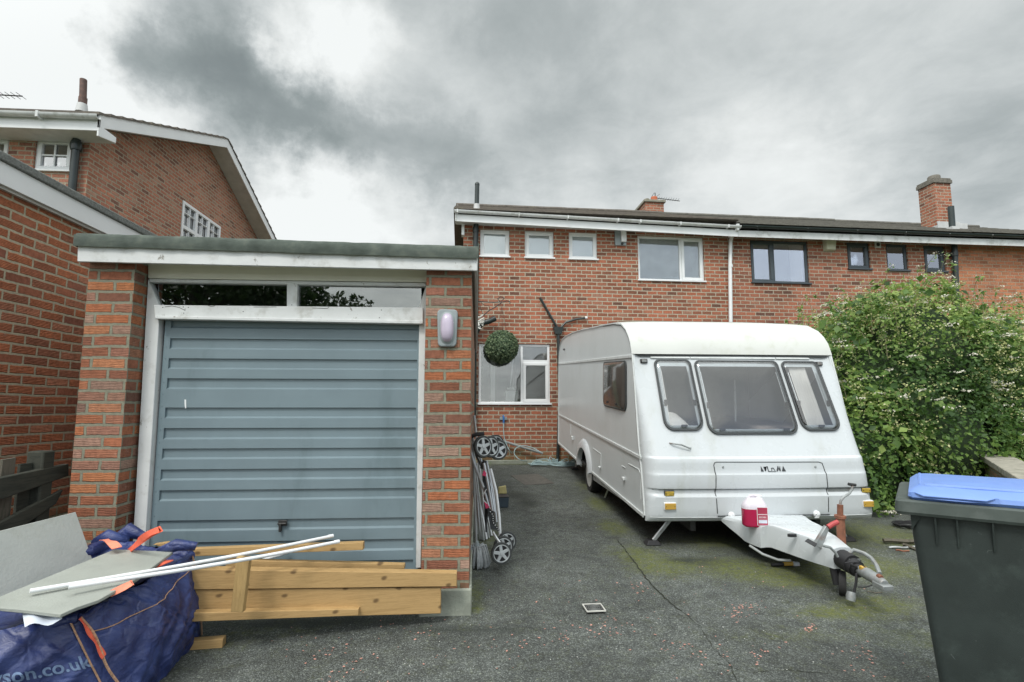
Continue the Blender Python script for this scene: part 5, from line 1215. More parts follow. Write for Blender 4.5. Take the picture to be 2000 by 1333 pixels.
# hitch
mb = MB().tube([(1.11,-1.13,-.01),(1.11,-1.24,-.015)], .07, 14); mb.tube([(1.11,-1.235,-.02),(1.11,-1.28,-.03)], .06, 14); mb.tube([(1.11,-1.27,-.03),(1.11,-1.31,-.04)], .048, 14); hb_ = mb.build('hitch_gaiter', M['black'], cv)
mb = MB().tube([(1.11,-1.30,-.028),(1.105,-1.38,-.022),(1.085,-1.50,-.018),(1.08,-1.57,-.022)], [.032,.040,.038,.030], 12); mb.box(1.045,1.12,-1.60,-1.50,-.055,-.02); mb.build('hitch_head', M['galv'], cv, bevel=.006)
mb = MB().tube([(1.13,-1.18,.045),(1.16,-1.19,.075),(1.19,-1.25,.070),(1.18,-1.33,.065),(1.16,-1.40,.045),(1.12,-1.48,.015)], .014, 8); mb.build('hitch_handle', M['galv'], cv)
MB().tube([(1.083,-1.51,.012),(1.082,-1.54,.010)], .018, 10).build('hitch_release', M['rust'], cv, bevel=.004)
MB().box(1.075,1.115,-1.375,-1.34,-.01,.022).build('hitch_cap', M['amber'], cv, bevel=.008)
# jockey wheel
jx, jy = 1.17, -1.10
jb = C0.I @ Vector((C0.loc.x+1.10, 3.76, 0)); 
def Wl(x, y, z): return C0.I @ Vector((x, y, z))
a_ = W.Y(1660, 1068, 4.02); 
jt = W.Y(1641, 990, 4.02); jm = W.Y(1637, 1008, 4.02); jc = W.Y(1643, 1062, 4.02)
b0 = MB().tube([C0.I@a_ + Vector((0,0,-.1)), C0.I@jc], .034, 12); b0.v = b0.v
po = MB().tube([C0.I @ W.Y(1645,1085,4.0), C0.I @ W.Y(1641,1008,4.02)], .031, 14); po.tube([C0.I @ W.Y(1641,1012,4.02), C0.I @ W.Y(1641,986,4.02)], .022, 12); po.lathe([(.042,0),(.042,.02)], C0.I @ W.Y(1641,1012,4.02), (0,0,1), 12)
po.build('jockey_tube', M['rust'], cv)
MB().tube([C0.I @ W.Y(px, py, 4.02) for px, py in ((1641,988),(1642,978),(1648,971),(1659,964),(1664,956),(1665,947))], .010, 8).build('jockey_crank', M['galv'], cv)
MB().tube([C0.I @ W.Y(1657,946,4.02), C0.I @ W.Y(1671,948,4.02)], .012, 8).build('crank_grip', M['dark_metal'], cv)
hp = C0.I @ W.Y(1598,1060,3.9); hq = C0.I @ W.Y(1617,1030,3.9); hr = C0.I @ W.Y(1636,1020,3.9)
mb = MB().ext([hp+Vector((-.03,0,-.02)), hp+Vector((.03,0,-.05)), hq+Vector((.014,0,-.008)), hq+Vector((-.014,0,.008))], (0,.03,0)); mb.build('handbrake_lever', M['galv'], cv, bevel=.004)
MB().tube([hq, lrp(hq,hr,.5)+Vector((0,0,.004)), hr], .019, 10).build('handbrake_grip', M['red_plastic'], cv)
# jockey wheel fork and tyre under the nose
jw = G(1650, 1165); wc = Vector((jw.x+.01, jw.y+.03, jw.z+.085))
MB().lathe([(.05,-.025),(.085,-.022),(.088,0),(.085,.022),(.05,.025)], C0.I @ wc, (.8,-.6,0), 24).build('jockey_wheel', M['tyre'], cv)
mb = MB().tube([C0.I @ (wc+Vector((-.02,.03,-.02))), C0.I @ (wc+Vector((-.04,.06,.22)))], [.03,.03], 10); mb.tube([C0.I @ (wc+Vector((0,.0,.0))), C0.I @ (wc+Vector((-.0,.05,.16)))], .012, 6); mb.build('jockey_fork', M['black'], cv)
lk_ = W.Y(1662, 1165, 3.62); mb = MB().lathe([(.028,-.03),(.032,.0),(.026,.03)], C0.I @ lk_, (.3,.2,1), 12); mb.build('plug_socket', M['galv'], cv)
mb = MB().tube([C0.I @ W.Y(px, py, 3.62) for px, py in ((1668,1158),(1672,1140),(1673,1122),(1678,1115),(1672,1108),(1660,1102))], .009, 7); mb.build('electric_lead', M['black'], cv)
mb = MB().tube([C0.I @ W.Y(px, py, 3.5) for px, py in ((1650,1100),(1665,1098),(1676,1099),(1690,1108))], .004, 6); mb.tube([C0.I @ W.Y(px, py, 3.45) for px, py in ((1676,1147),(1692,1147),(1704,1143),(1714,1134))], .004, 6); mb.build('breakaway_cable', M['black'], cv)
MB().tube([C0.I @ W.Y(px, py, 3.75) for px, py in ((1606,1066),(1622,1070),(1632,1080),(1636,1088))], .010, 7).build('cover_lead', M['grey_pipe'], cv)
MB().tube([C0.I @ q for q in (W.Y(1464,1066,4.5), W.Y(1490,1083,4.4), W.Y(1520,1094,4.35), W.Y(1545,1095,4.3))], .011, 8).build('under_cable', M['grey_tube'], cv)
# body sides lean in slightly towards the roof
def lean(o):
    for c in o.children:
        if c.type == 'MESH':
            for v in c.data.vertices:
                k = (v.co.x/CW)*(1 if v.co.y > -.06 else 0); v.co.x += k*(.060-.125*min(1, max(0, v.co.z/1.6)))
        lean(c)
lean(cv)
# ---- bottle on the drawbar cover
q = C0.M @ Vector((.985, -.145, .025)); q = C0.M @ Cz(1477, 1029, .022)
fb_ = Frame((q.x, q.y+.02, q.z), radians(-8), 0); bt_ = thing('plastic_bottle', 'plastic bottle of red fluid with a label standing on the drawbar cover', 'bottle', fb_)
def rr_sec(a, b_, n=24, e=3.2): return [(a*abs(cos(th))**(2/e)*(1 if cos(th) >= 0 else -1), b_*abs(sin(th))**(2/e)*(1 if sin(th) >= 0 else -1)) for th in [2*pi*k/n for k in range(n)]]
def body(levels, name, mat, par):
    mb = MB(); R_ = [[(x+ox_, y, z) for x, y in rr_sec(a, b_)] for a, b_, z, ox_ in levels]
    vs = [v for r_ in R_ for v in r_]; n_ = 24; fs = [(i*n_+k, i*n_+(k+1) % n_, (i+1)*n_+(k+1) % n_, (i+1)*n_+k) for i in range(len(levels)-1) for k in range(n_)]+[tuple(range(n_-1, -1, -1)), tuple((len(levels)-1)*n_+k for k in range(n_))]
    return mb.add(vs, fs).build(name, mat, par, ang=50)
m, T, b = newmat('red fluid'); b.inputs['Base Color'].default_value = (.40, .016, .07, 1); b.inputs['Roughness'].default_value = .2; b.inputs['Subsurface Weight'].default_value = .15; b.inputs['Subsurface Radius'].default_value = (.02,.004,.004)
M['fluid'] = m
m, T, b = newmat('milky plastic'); b.inputs['Base Color'].default_value = (.66, .62, .68, 1); b.inputs['Roughness'].default_value = .25; b.inputs['Subsurface Weight'].default_value = .2; b.inputs['Subsurface Radius'].default_value = (.02,.02,.02); M['milky'] = m
s_ = 1.0
body([(.092,.058,.0,0),(.102,.066,.008,0),(.105,.068,.02,0),(.105,.068,.155,0)], 'bottle_base', M['fluid'], bt_)
body([(.105,.068,.155,0),(.104,.067,.175,0),(.095,.060,.20,0),(.080,.05,.22,.002),(.070,.042,.235,.004),(.066,.036,.245,.006),(.055,.03,.25,.01)], 'bottle_shoulder', M['milky'], bt_)
MB().tube([(-.05,0,.24),(-.035,0,.262),(.0,0,.268),(.03,0,.262)], .011, 8).build('bottle_handle', M['milky'], bt_)
MB().lathe([(.026,.0),(.026,.02),(.022,.024)], (.045,0,.246), (0,0,1), 16).build('cap', M['upvc'], bt_)
LB = plain('red label', (.36,.03,.07), .5)
mb = MB().box(-.005,.088,-.0725,-.0695,.022,.178); lb = mb.build('label_border', M['upvc'], bt_)
MB().box(-.001,.084,-.074,-.0725,.026,.174).build('label_panel', LB, lb)
MB().box(.006,.078,-.0752,-.074,.04,.068).build('label_patch', M['paper'], lb)
mb = MB()
for k in range(9): mb.box(.004+k*.0088, .004+k*.0088+.006, -.0752, -.074, .112, .119)
for k in range(6): mb.box(.010+k*.011, .010+k*.011+.005, -.0752, -.074, .088, .098)
for k in range(10): mb.box(.008+k*.007, .008+k*.007+.004, -.0752, -.074, .076, .079)
mb.build('label_print', M['upvc'], lb)
# ================================================================== BESIDE THE GARAGE: BUGGY, POLES, MOP
def wheel_part(mb_par, c, ax, R, wdt, name='wheel'):
    ax = Vector(ax).normalized(); c = Vector(c)
    wo = MB().lathe([(R*.80,-wdt/2),(R*.95,-wdt/2),(R,-wdt*.3),(R,wdt*.3),(R*.95,wdt/2),(R*.80,wdt/2),(R*.80,-wdt/2)], c, ax, 32, False).build(name, M['tyre_grey'], mb_par, ang=50)
    u = ax.orthogonal().normalized(); v = ax.cross(u)
    mb = MB(); mb.lathe([(R*.70,-wdt*.4),(R*.78,-wdt*.45),(R*.78,wdt*.45),(R*.70,wdt*.4)], c, ax, 32); ri_ = mb
    hub = MB(); hub.lathe([(R*.17,-wdt*.6),(R*.17,wdt*.6)], c, ax, 14)
    for k in range(5):
        a = 2*pi*k/5+.3; d_ = u*cos(a)+v*sin(a); e = ax.cross(d_)
        for s2 in (-1, 1): hub.hexa([c+d_*R*.1+e*R*.16*q[0]+ax*wdt*q[1]*.42 for q in ((-1,-1),(1,-1),(1,1),(-1,1))], [c+d_*R*.76+e*R*.13*q[0]+ax*wdt*q[1]*.38 for q in ((-1,-1),(1,-1),(1,1),(-1,1))]) if s2 == 1 else None
    hub.build('spokes', M['silver'], wo, bevel=.002)
    bk = MB().lathe([(R*.70,-wdt*.1),(R*.70,wdt*.1)], c, ax, 24); bk.build('hub_disc', M['black'], wo)
    rm = MB(); n_ = 32
    for k in range(1): rm.tube([c+(u*cos(2*pi*i/n_)+v*sin(2*pi*i/n_))*R*.76+ax*wdt*.42*sd for i in range(n_) for sd in (1,)], R*.045, 6, closed=True); rm.tube([c+(u*cos(2*pi*i/n_)+v*sin(2*pi*i/n_))*R*.76-ax*wdt*.42 for i in range(n_)], R*.045, 6, closed=True)
    rm.build('rim', M['silver'], wo)
M['tyre_grey'] = plain('grey buggy tyre', (.045,.05,.05), .7)
Fp = lambda px, py, y: W.Y(px, py, y)
base = Fp(979, 1081, 4.50); fB_ = Frame((base.x, base.y, gz(4.5))); bg_ = thing('pushchair', 'folded umbrella pushchair with grey tubes and silver wheels leaning on the garage side', 'pushchair', fB_)
def B_(px, py, y): return fB_.I @ W.Y(px, py, y)
for px, py, y, R in ((979,1081,4.47,.090),(983,1068,4.60,.090),(990,1058,4.86,.090)):
    wheel_part(bg_, B_(px, py, y), (.22,-1,.05), R, .032)
for px, py, y, R, ax in ((943,873,4.62,.098,(.75,-1,.1)),(958,873,4.74,.098,(.8,-1,.1)),(973,879,5.05,.098,(.35,-1,.1)),(968,868,5.2,.095,(.5,-1,.1))):
    wheel_part(bg_, B_(px, py, y), ax, R, .034)
def btube(pts, r_, mat, name): MB().tube([B_(*q) for q in pts], r_, 8).build(name, M[mat], bg_)
btube([(916,868,4.60),(926,905,4.62),(945,955,4.62),(955,990,4.60)], .013, 'alu', 'frame_tube')
btube([(921,850,4.72),(940,900,4.74),(958,950,4.74),(966,1000,4.7)], .011, 'alu', 'frame_tube')
btube([(945,905,4.55),(953,945,4.54),(962,998,4.52)], .012, 'alu', 'frame_tube')
btube([(950,900,4.8),(963,960,4.8),(970,1020,4.75)], .011, 'alu', 'frame_tube')
btube([(958,916,5.0),(969,960,4.98),(975,1010,4.93),(977,1052,4.9)], .014, 'upvc', 'frame_tube')
btube([(963,1040,4.55),(970,1052,4.52),(979,1064,4.50)], .011, 'alu', 'front_leg')
btube([(925,868,4.60),(930,890,4.7),(942,915,4.72)], .010, 'fabric', 'frame_joint')
btube([(917,862,4.62),(921,853,4.58),(930,849,4.56),(946,847,4.56)], .019, 'black', 'handle_grip')
btube([(947,900,4.6),(944,908,4.6),(942,916,4.6),(936,889,4.6)][:3], .020, 'black', 'frame_joint')
mb = MB().grid(lambda i, j: B_(lrp(942,948,j/8)+lrp(0,16,i/4)*(.6+.4*sin(j*.6)), lrp(925,1040,j/8), 4.66+.02*sin(i*2+j)), 4, 8); mb.v += []; mb.build('seat_fabric', M['fabric'], bg_, ang=80)
mb = MB().grid(lambda i, j: B_(lrp(945,958,j/5)+i*6, lrp(952,1035,j/5), 4.60+.01*sin(j*2)), 2, 5); mb.build('seat_fabric', M['fabric'], bg_, ang=80)
for pts in ([(945,919),(950,924),(949,931),(942,929)], [(946,982),(953,985),(956,992),(949,994)]): MB().ext([B_(px, py, 4.53) for px, py in pts], (0,.01,0)).build('pink_patch', M['pink'], bg_)
MB().tube([B_(*q) for q in ((950,956,4.55),(943,968,4.55),(945,978,4.55),(953,986,4.55),(960,997,4.54))], .004, 6).build('seat_piping', M['upvc'], bg_)
mb = MB()
for k in range(9): q = B_(958+k*1.6+2*sin(k), 1000+k*4.4, 4.52); mb.lathe([(.011,0),(.010,.012)], q, (0,-1,0), 8)
mb.build('lock_stud', M['black'], bg_)
mb = MB()
for k in range(9): q = B_(958+k*1.6+2*sin(k), 1000+k*4.4, 4.506); mb.lathe([(.0045,0),(.003,.002)], q, (0,-1,0), 8)
mb.build('stud_centre', M['upvc'], bg_)
# pole bundle
pols = [(938,1055,917,900,5.25),(945,1057,921,880,5.22),(950,1055,926,915,5.2),(955,1052,931,905,5.15),(960,1048,935,925,5.1),(932,1045,915,890,5.35),(951,1053,919,812,5.3),(941,1056,918,960,5.18)]
for k, (a, b_, c_, d_, y) in enumerate(pols):
    p_ = G(a, b_); top_ = W.X(c_, d_, max(-.02+.006*k, -.02)+.02) if 0 else W.Y(c_, d_, p_.y+.25)
    top_.x = max(top_.x, -.03)
    mb = MB(); dd_ = (top_-p_).normalized(); mb.tube([p_+Vector((0,0,.005)), top_], .0115 if k % 2 else .014, 6 if k % 3 else 4); o = mb.build('metal_pole', M['grey_tube'] if k % 2 else M['alu'])
    tag(o, 'grey metal pole in the bundle leaning on the garage side behind the pushchair', 'pole', 'grey poles leaning beside the garage')
# mop
q = G(931, 1106); fm = Frame((q.x, q.y, q.z)); mt = thing('mop', 'grey string mop propped upside up against the garage corner', 'mop', fm)
mt['label'] = 'grey string mop standing head down beside the garage corner'
hd = Vector((0, 0, .17)); MB().tube([hd+Vector((0,0,-.03)), fm.I @ W.Y(923, 860, q.y+.12)], .010, 8).build('handle', M['grey_tube'], mt)
MB().lathe([(.018,-.03),(.022,.0),(.014,.04)], hd, (0,0,1), 10).build('ferrule', M['lamp_grey'], mt)
mb = MB()
for k in range(150):
    a = random.uniform(0, 6.28); s2 = random.uniform(.25, 1); r2 = .112*s2
    hh_ = random.uniform(.0, .13); e_ = Vector((r2*cos(a), r2*sin(a), max(.005, .12-.12*s2-hh_*.3)))
    mb.tube([hd+Vector((.008*cos(a), .008*sin(a), -.01)), hd+Vector((r2*.75*cos(a), r2*.75*sin(a), random.uniform(-.03, .01))), e_+Vector((r2*.15*cos(a), r2*.15*sin(a), .03)), e_*Vector((1,1,1)) if 0 else e_], [.004,.007,.008,.005], 5, cap=True)
mb.build('mop_head', M['mop'], mt, ang=70)
# odds by the buggy
q = G(976, 962); o = MB().hexa([(-.06,-.05,0),(.07,-.05,0),(.07,.06,0),(-.06,.06,0)], [(-.05,-.045,.10),(.055,-.05,.12),(.06,.05,.11),(-.05,.05,.09)]).build('yellow_block', M['yellow'], bevel=.012); o.location = (q.x+.03, q.y-.1, q.z); tag(o, 'pale yellow rough block on the ground behind the pushchair', 'block')
q = G(982, 990); f_ = Frame((q.x, q.y, q.z), .1); tt_ = thing('plastic_crate', 'small dark blue plastic box on the ground beside the pushchair wheels', 'box', f_)
mb = MB().hexa([(-.07,-.08,0),(.06,-.08,0),(.06,.08,0),(-.07,.08,0)], [(-.08,-.09,.13),(.07,-.09,.13),(.07,.09,.13),(-.08,.09,.13)]); mb.build('crate_body', plain('dark blue plastic', (.04,.06,.08), .6), tt_, bevel=.008)
MB().box(-.085,.075,-.095,.095,.13,.142).build('crate_rim', M['dark_metal'], tt_, bevel=.004)
q = G(964, 905); o = MB().box(-.07,.07,-.05,.05,0,.02).build('gully_cover', M['stone'], bevel=.004); o.location = q; tag(o, 'small square gully cover beside the house wall near the hose', 'gully cover')
# ================================================================== AT THE HOUSE WALL
# soil-pipe cord, bracket, topiary ball
yb = -.16
f_, bk = local_thing(925, 612, -.02, 'hanging_bracket', 'thin black scrolled iron bracket above the hanging topiary ball', 'bracket')
f_.M = f_.M; 
def Hb(px, py, y): return f_.I @ (H.M @ H.Y(px, py, y))
mb = MB(); mb.tube([Hb(px, py, -.3) for px, py in ((925,588),(945,590),(965,591),(978,590),(985,583),(978,580),(972,584),(976,589))], .011, 6)
mb.tube([Hb(px, py, -.3) for px, py in ((944,617),(955,607),(968,600),(980,591),(990,588),(996,590),(996,594))], .011, 6)
mb.tube([Hb(px, py, -.3) for px, py in ((938,590),(945,596),(955,598),(957,605),(951,604))], .006, 6); mb.tube([Hb(px, py, -.3) for px, py in ((936,590),(938,600),(943,614))], .006, 6)
mb.build('scroll_arm', M['iron'], bk)
mb = MB().tube([Hb(926,585,-.16), Hb(926,620,-.16)], .010, 6); mb.build('back_bar', M['iron'], bk)
bc = H.M @ H.Y(980, 678, -.3); fbq = Frame(bc); bl = thing('topiary_ball', 'round green artificial topiary ball hanging in front of the lower window', 'plant', fbq)
Rb = .345
def leaves(n, ptfn, size, seed=1, shape=.55, fold=.3):
    """n folded diamond leaves as numpy arrays; ptfn(rng, n) -> positions, normals"""
    rng = np.random.default_rng(seed); P, Nn = ptfn(rng, n)
    t1 = rng.normal(size=(n, 3)); Nn = Nn/np.linalg.norm(Nn, axis=1, keepdims=True)
    t1 -= Nn*(t1*Nn).sum(1, keepdims=True); t1 /= np.linalg.norm(t1, axis=1, keepdims=True); t2 = np.cross(Nn, t1)
    s_ = size*rng.uniform(.6, 1.35, (n, 1))
    a = P-t1*s_; b_ = P+t2*s_*shape+Nn*s_*fold; c_ = P+t1*s_; d_ = P-t2*s_*shape+Nn*s_*fold
    V = np.stack([a, b_, c_, d_], 1).reshape(-1, 3); I = np.arange(n)*4
    F3 = np.stack([I, I+1, I+2, I, I+2, I+3], 1).reshape(-1, 3)
    return V, F3, rng.uniform(0, 1, n)
def leafmesh(name, V, F3, col, mat, parent=None):
    me = bpy.data.meshes.new(name); me.vertices.add(len(V)); me.vertices.foreach_set('co', V.astype(np.float32).ravel())
    me.loops.add(F3.size); me.loops.foreach_set('vertex_index', F3.astype(np.int32).ravel()); me.polygons.add(len(F3))
    me.polygons.foreach_set('loop_start', np.arange(len(F3), dtype=np.int32)*3); me.update(calc_edges=True); me.validate()
    at_ = me.attributes.new('tone', 'FLOAT', 'POINT'); at_.data.foreach_set('value', np.repeat(col, 4).astype(np.float32))
    me.materials.append(mat); o = bpy.data.objects.new(name, me); COL.objects.link(o)
    if parent: o.parent = parent
    return o
def leafmat(name, stops, rough=.5, trans=.35, spec=.4):
    m = bpy.data.materials.new(name); m.use_nodes = True; T = NT(m.node_tree); T.n.clear()
    at_ = T.new('ShaderNodeAttribute', attribute_name='tone').outputs['Fac']; oc = objco(T)
    c = T.ramp(T.math('ADD', T.math('MULTIPLY', at_, .75), T.math('MULTIPLY', T.noise(oc, 1.8, 4), .3)), stops)
    b = T.new('ShaderNodeBsdfPrincipled', {'Base Color': c, 'Roughness': rough, 'Specular IOR Level': spec})
    tr = T.new('ShaderNodeBsdfTranslucent', {0: c}); mx_ = T.new('ShaderNodeMixShader', {0: trans, 1: b.outputs[0], 2: tr.outputs[0]})
    T.new('ShaderNodeOutputMaterial', {0: mx_.outputs[0]}); return m
LM1 = leafmat('box leaf', [(.1, (.04,.08,.045)), (.5, (.11,.17,.09)), (.8, (.26,.34,.19)), (1, (.38,.44,.28))])
def ball(rng, n):
    v = rng.normal(size=(n, 3)); v /= np.linalg.norm(v, axis=1, keepdims=True); r_ = Rb*rng.uniform(.86, 1.02, (n, 1)); nn_ = v+rng.normal(size=(n, 3))*.6; return v*r_, nn_
V_, F3_, c_ = leaves(5200, ball, .022, 3, .6); leafmesh('foliage', V_, F3_, c_, LM1, bl)
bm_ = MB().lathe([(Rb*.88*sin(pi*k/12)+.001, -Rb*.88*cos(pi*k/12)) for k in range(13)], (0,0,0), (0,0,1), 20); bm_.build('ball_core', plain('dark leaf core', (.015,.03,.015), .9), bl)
ap = fbq.I @ (H.M @ H.Y(980, 600, -.3)); mb = MB()
for px in (971, 990, 981): mb.tube([ap, fbq.I @ (H.M @ H.Y(px, 648, -.35 if px != 981 else -.2))], .003, 5)
mb.build('hanging_chain', M['iron'], bl)
# white cord tangle on the soil pipe
qc = H.M @ H.Y(928, 627, -.2); f_ = Frame(qc); tg = MB(); rnd = random.Random(5)
for k in range(16):
    pts = [Vector((rnd.uniform(-.06,.20), rnd.uniform(-.08,.02), rnd.uniform(-.18,.14))) for _ in range(3)]; tg.tube([pts[0], pts[1]*.6, pts[2]], .012, 5)
o = tg.build('cord_bundle', M['rope'], ang=60); o.location = qc; tag(o, 'tangle of white cord tied round the soil pipe', 'cord')
# small foot-level fittings
f_, tp = local_thing(983, 818, 0, 'outdoor_tap', 'blue hose connector on a small wall tap below the lower window', 'tap')
MB().box(-.075,.075,-.02,-.001,-.03,.04).build('wall_plate', M['lamp_grey'], tp, bevel=.005)
MB().tube([(0,-.03,.06),(0,-.07,.04),(0,-.085,-.04),(0,-.085,-.10)], .02, 8).build('tap_body', M['blue'], tp)
# hoses
def hose_pts(pts): return [G(*p)+Vector((0, 0, .012)) for p in pts]
def catmull(P, k=8):
    Q = []
    for i in range(len(P)-1):
        p0, p1, p2, p3 = P[max(0, i-1)], P[i], P[i+1], P[min(len(P)-1, i+2)]
        for j in range(k): s_ = j/k; Q.append(.5*((2*p1)+(p2-p0)*s_+(2*p0-5*p1+4*p2-p3)*s_**2+(3*p1-p0-3*p2+p3)*s_**3))
    return Q+[P[-1]]
hy = YH-.09
P = [W.Y(983,826,hy), W.Y(984,850,hy-.02), W.Y(989,868,hy-.05), W.Y(998,884,hy-.1), G(1010,893)+Vector((0,0,.01)), G(1022,898)+Vector((0,0,.01)), G(1045,899)+Vector((0,0,.01))]
rnd = random.Random(11); cx_, cy_ = G(1066, 893).x, G(1066, 893).y
yo = []
for k in range(92):
    a = k*.55; r_ = .19+.20*noise.noise((k*.21, 0, 2))+.12*sin(k*.17)
    yo.append(Vector((cx_+1.75*r_*cos(a)+.10*noise.noise((k*.2, 5, 0))+.0, min(10.42+.75*r_*sin(a)+.1*noise.noise((k*.2, 9, 0)), 10.76), .28+.010+abs(.26*noise.noise((k*.35, 1, 1)))+.03*(k % 5 == 0))))
P2 = catmull(P, 8)+catmull(yo, 5)+catmull([G(1098,897)+Vector((0,0,.015)), G(1110,895)+Vector((0,0,.012)), G(1125,897)+Vector((0,0,.012)), G(1133,900)+Vector((0,0,.012))], 6)
P2 = [Vector((p.x, p.y, max(p.z, gz(p.y)+.02))) for p in P2]
tag(MB().tube(P2, .0085, 7).build('garden_hose', M['hose'], ang=80), 'tangled pale blue hose heaped on the ground against the house wall', 'hose')
lp_ = catmull([G(1048,899)+Vector((0,0,.01)), W.Y(1020,900,10.55), W.Y(1005,888,10.6), W.Y(1008,876,10.66), W.Y(1022,871,10.68), W.Y(1040,875,10.68), W.Y(1056,884,10.6)], 8)
tag(MB().tube(lp_, .009, 7).build('garden_hose', M['hose'], ang=80), 'single wide loop of pale blue hose standing up against the house wall', 'hose')
o = MB().tube([W.Y(983,862,YH-.09), W.Y(1020,874,YH-.08), W.Y(1060,886,YH-.07)], .026, 8).build('waste_pipe', M['grey_pipe']); tag(o, 'grey waste pipe sloping along the foot of the house wall', 'pipe')
mb = MB().box(.2, 1.55, -.09, -.0, .2, .35); o = mb.build('wall_kerb', M['concrete'], bevel=.01); o.location = (0, YH, 0); o.rotation_euler = (0, 0, RH); tag(o, 'low mossy concrete kerb at the foot of the house wall', 'kerb')

# ================================================================== LOW BOUNDARY WALL AND WHAT IS BEYOND
wa = W.Z(1937, 898, .80); wb_ = W.Z(2010, 941, .80); wd_ = (wb_-wa).normalized(); ang_ = atan2(wd_.y, wd_.x)
fw_ = Frame((wa.x, wa.y, 0), ang_); t = thing('garden_wall', 'low brick wall with grey stone coping under the overgrown hedge', 'wall', fw_)
Lw = 3.2
MB().box(-.9, Lw, -.0, .22, 0, .73).build('wall_body', brick('mossy boundary brick', [(0,(.15,.14,.11)),(.5,(.36,.19,.12)),(1,(.23,.21,.17))], (.22,.22,.17), .225, .075, .012, algae=.85, zalg=.8), t)
for k in range(9): x = -.9+k*.46; MB().box(x+.003, x+.455, -.04, .27, .73+.0015*(k % 2), .80+.0015*(k % 2)).build('coping_stone', M['stone'], t, bevel=.008)
# neighbour's car seen as a sliver
fc = Frame((11.0, 8.9, .0), radians(8)); ct = thing('parked_car', 'silver car half hidden behind the hedge at the right edge', 'car', fc)
prof = [(-2.0,.30),(-2.05,.55),(-1.95,.78),(-1.2,.92),(-.75,.98),(-.15,1.38),(.9,1.42),(1.5,1.2),(1.85,.98),(2.0,.9),(2.05,.5),(2.0,.28)]
MB().ext([(x, 0, z) for x, z in prof], (0, 1.65, 0)).build('body', M['car'], ct, bevel=.06, seg=3)
for y in (-.004, 1.644): MB().ext([(-.62,y,1.0),(-.12,y,1.33),(.85,y,1.36),(1.3,y,1.18),(1.35,y,1.0)], (0,.01,0)).build('side_window', M['dark_metal'], ct)
MB().ext([(-.78,.12,1.0),(-.78,1.53,1.0),(-.20,1.45,1.37),(-.20,.2,1.37)], (-.02,0,.015)).build('windscreen', M['anthracite'], ct)
for x in (-1.35, 1.3):
    for y in (-.02, 1.49): wo = MB().lathe([(.2,0),(.29,0),(.31,.03),(.31,.15),(.29,.18),(.2,.18)], (x, y, .31), (0,1,0), 24).build('wheel', M['tyre'], ct); MB().lathe([(.2,.02),(.05,.02)], (x, y, .31), (0,1,0), 16).build('rim', M['silver'], wo)

# ================================================================== HEDGE
t = thing('hedge', 'overgrown flowering hedge towering beside the caravan on the right', 'hedge', Frame((6, 7.5, 0)))
blobs_h = [((6.25,7.75,1.0),(1.75,1.6,2.15)),((6.75,7.45,2.2),(1.1,.95,1.2)),((5.35,9.15,1.05),(1.25,1.25,1.5)),((8.6,8.2,1.15),(1.6,1.6,1.95)),((5.3,6.9,.7),(.85,.8,1.1)),((7.6,7.7,1.8),(1.1,1.1,1.15)),((5.4,8.0,1.6),(1.1,1.2,1.15)),((4.85,6.6,.35),(.55,.6,.5)),((6.4,6.9,.9),(1.2,.8,1.1)),((4.8,8.8,1.3),(.8,1.2,.95)),((7.7,6.9,1.0),(.8,.6,.75))]
BC = np.array([b_[0] for b_ in blobs_h]); BR = np.array([b_[1] for b_ in blobs_h])
def dnoise(P, s_, o_): return np.array([noise.noise((p[0]*s_+o_, p[1]*s_, p[2]*s_)) for p in P])
def hedgept(lo_, hi_):
    def fn(rng, n):
        out, nor = [], []
        got = 0; vol = (BR.prod(1))**(2/3); pr = vol/vol.sum()
        while got < n:
            m_ = int((n-got)*2.2)+200; k = rng.choice(len(BC), m_, p=pr); v = rng.normal(size=(m_, 3)); v /= np.linalg.norm(v, axis=1, keepdims=True)
            base_ = BC[k]+v*BR[k]; lump = .17*dnoise(base_, 1.6, 3)+.15*dnoise(base_, 4.2, 9)
            s_ = rng.uniform(lo_, hi_, m_)+lump; p_ = BC[k]+v*BR[k]*s_[:, None]
            keep = p_[:, 2] > .05
            for q in range(len(BC)): keep &= ~((np.linalg.norm((p_-BC[q])/BR[q], axis=1) < lo_-.10) & (k != q))
            keep &= ~((p_[:, 0] < 3.93+.1*(p_[:, 2] > 2.2)) & (p_[:, 1] < 10.4)); 
            wl = (p_-np.array(tuple(wa)))@np.array([-wd_.y, wd_.x, 0]); al = (p_-np.array(tuple(wa)))@np.array(tuple(wd_))
            keep &= ~((wl > -.25) & (al > -.25) & (p_[:, 2] < 1.30))
            nn_ = v/BR[k]; out.append(p_[keep]); nor.append(nn_[keep]); got += keep.sum()
        P = np.concatenate(out)[:n]; Nn = np.concatenate(nor)[:n]; Nn /= np.linalg.norm(Nn, axis=1, keepdims=True)
        return P-np.array([6, 7.5, 0]), Nn+rng.normal(size=(n, 3))*.75+np.array([0, 0, .45])
    return fn
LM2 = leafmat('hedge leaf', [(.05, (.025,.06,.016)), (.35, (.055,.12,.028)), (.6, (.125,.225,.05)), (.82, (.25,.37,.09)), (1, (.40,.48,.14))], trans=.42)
LM3 = leafmat('clematis seed heads', [(.1, (.27,.29,.10)), (.5, (.44,.46,.20)), (1, (.60,.60,.36))], rough=.8, trans=.3)
LM4 = leafmat('white umbels', [(.1, (.55,.52,.42)), (1, (.78,.77,.68))], rough=.8, trans=.2)
V_, F3_, c_ = leaves(56000, hedgept(.80, 1.03), .030, 21, .62, .25)
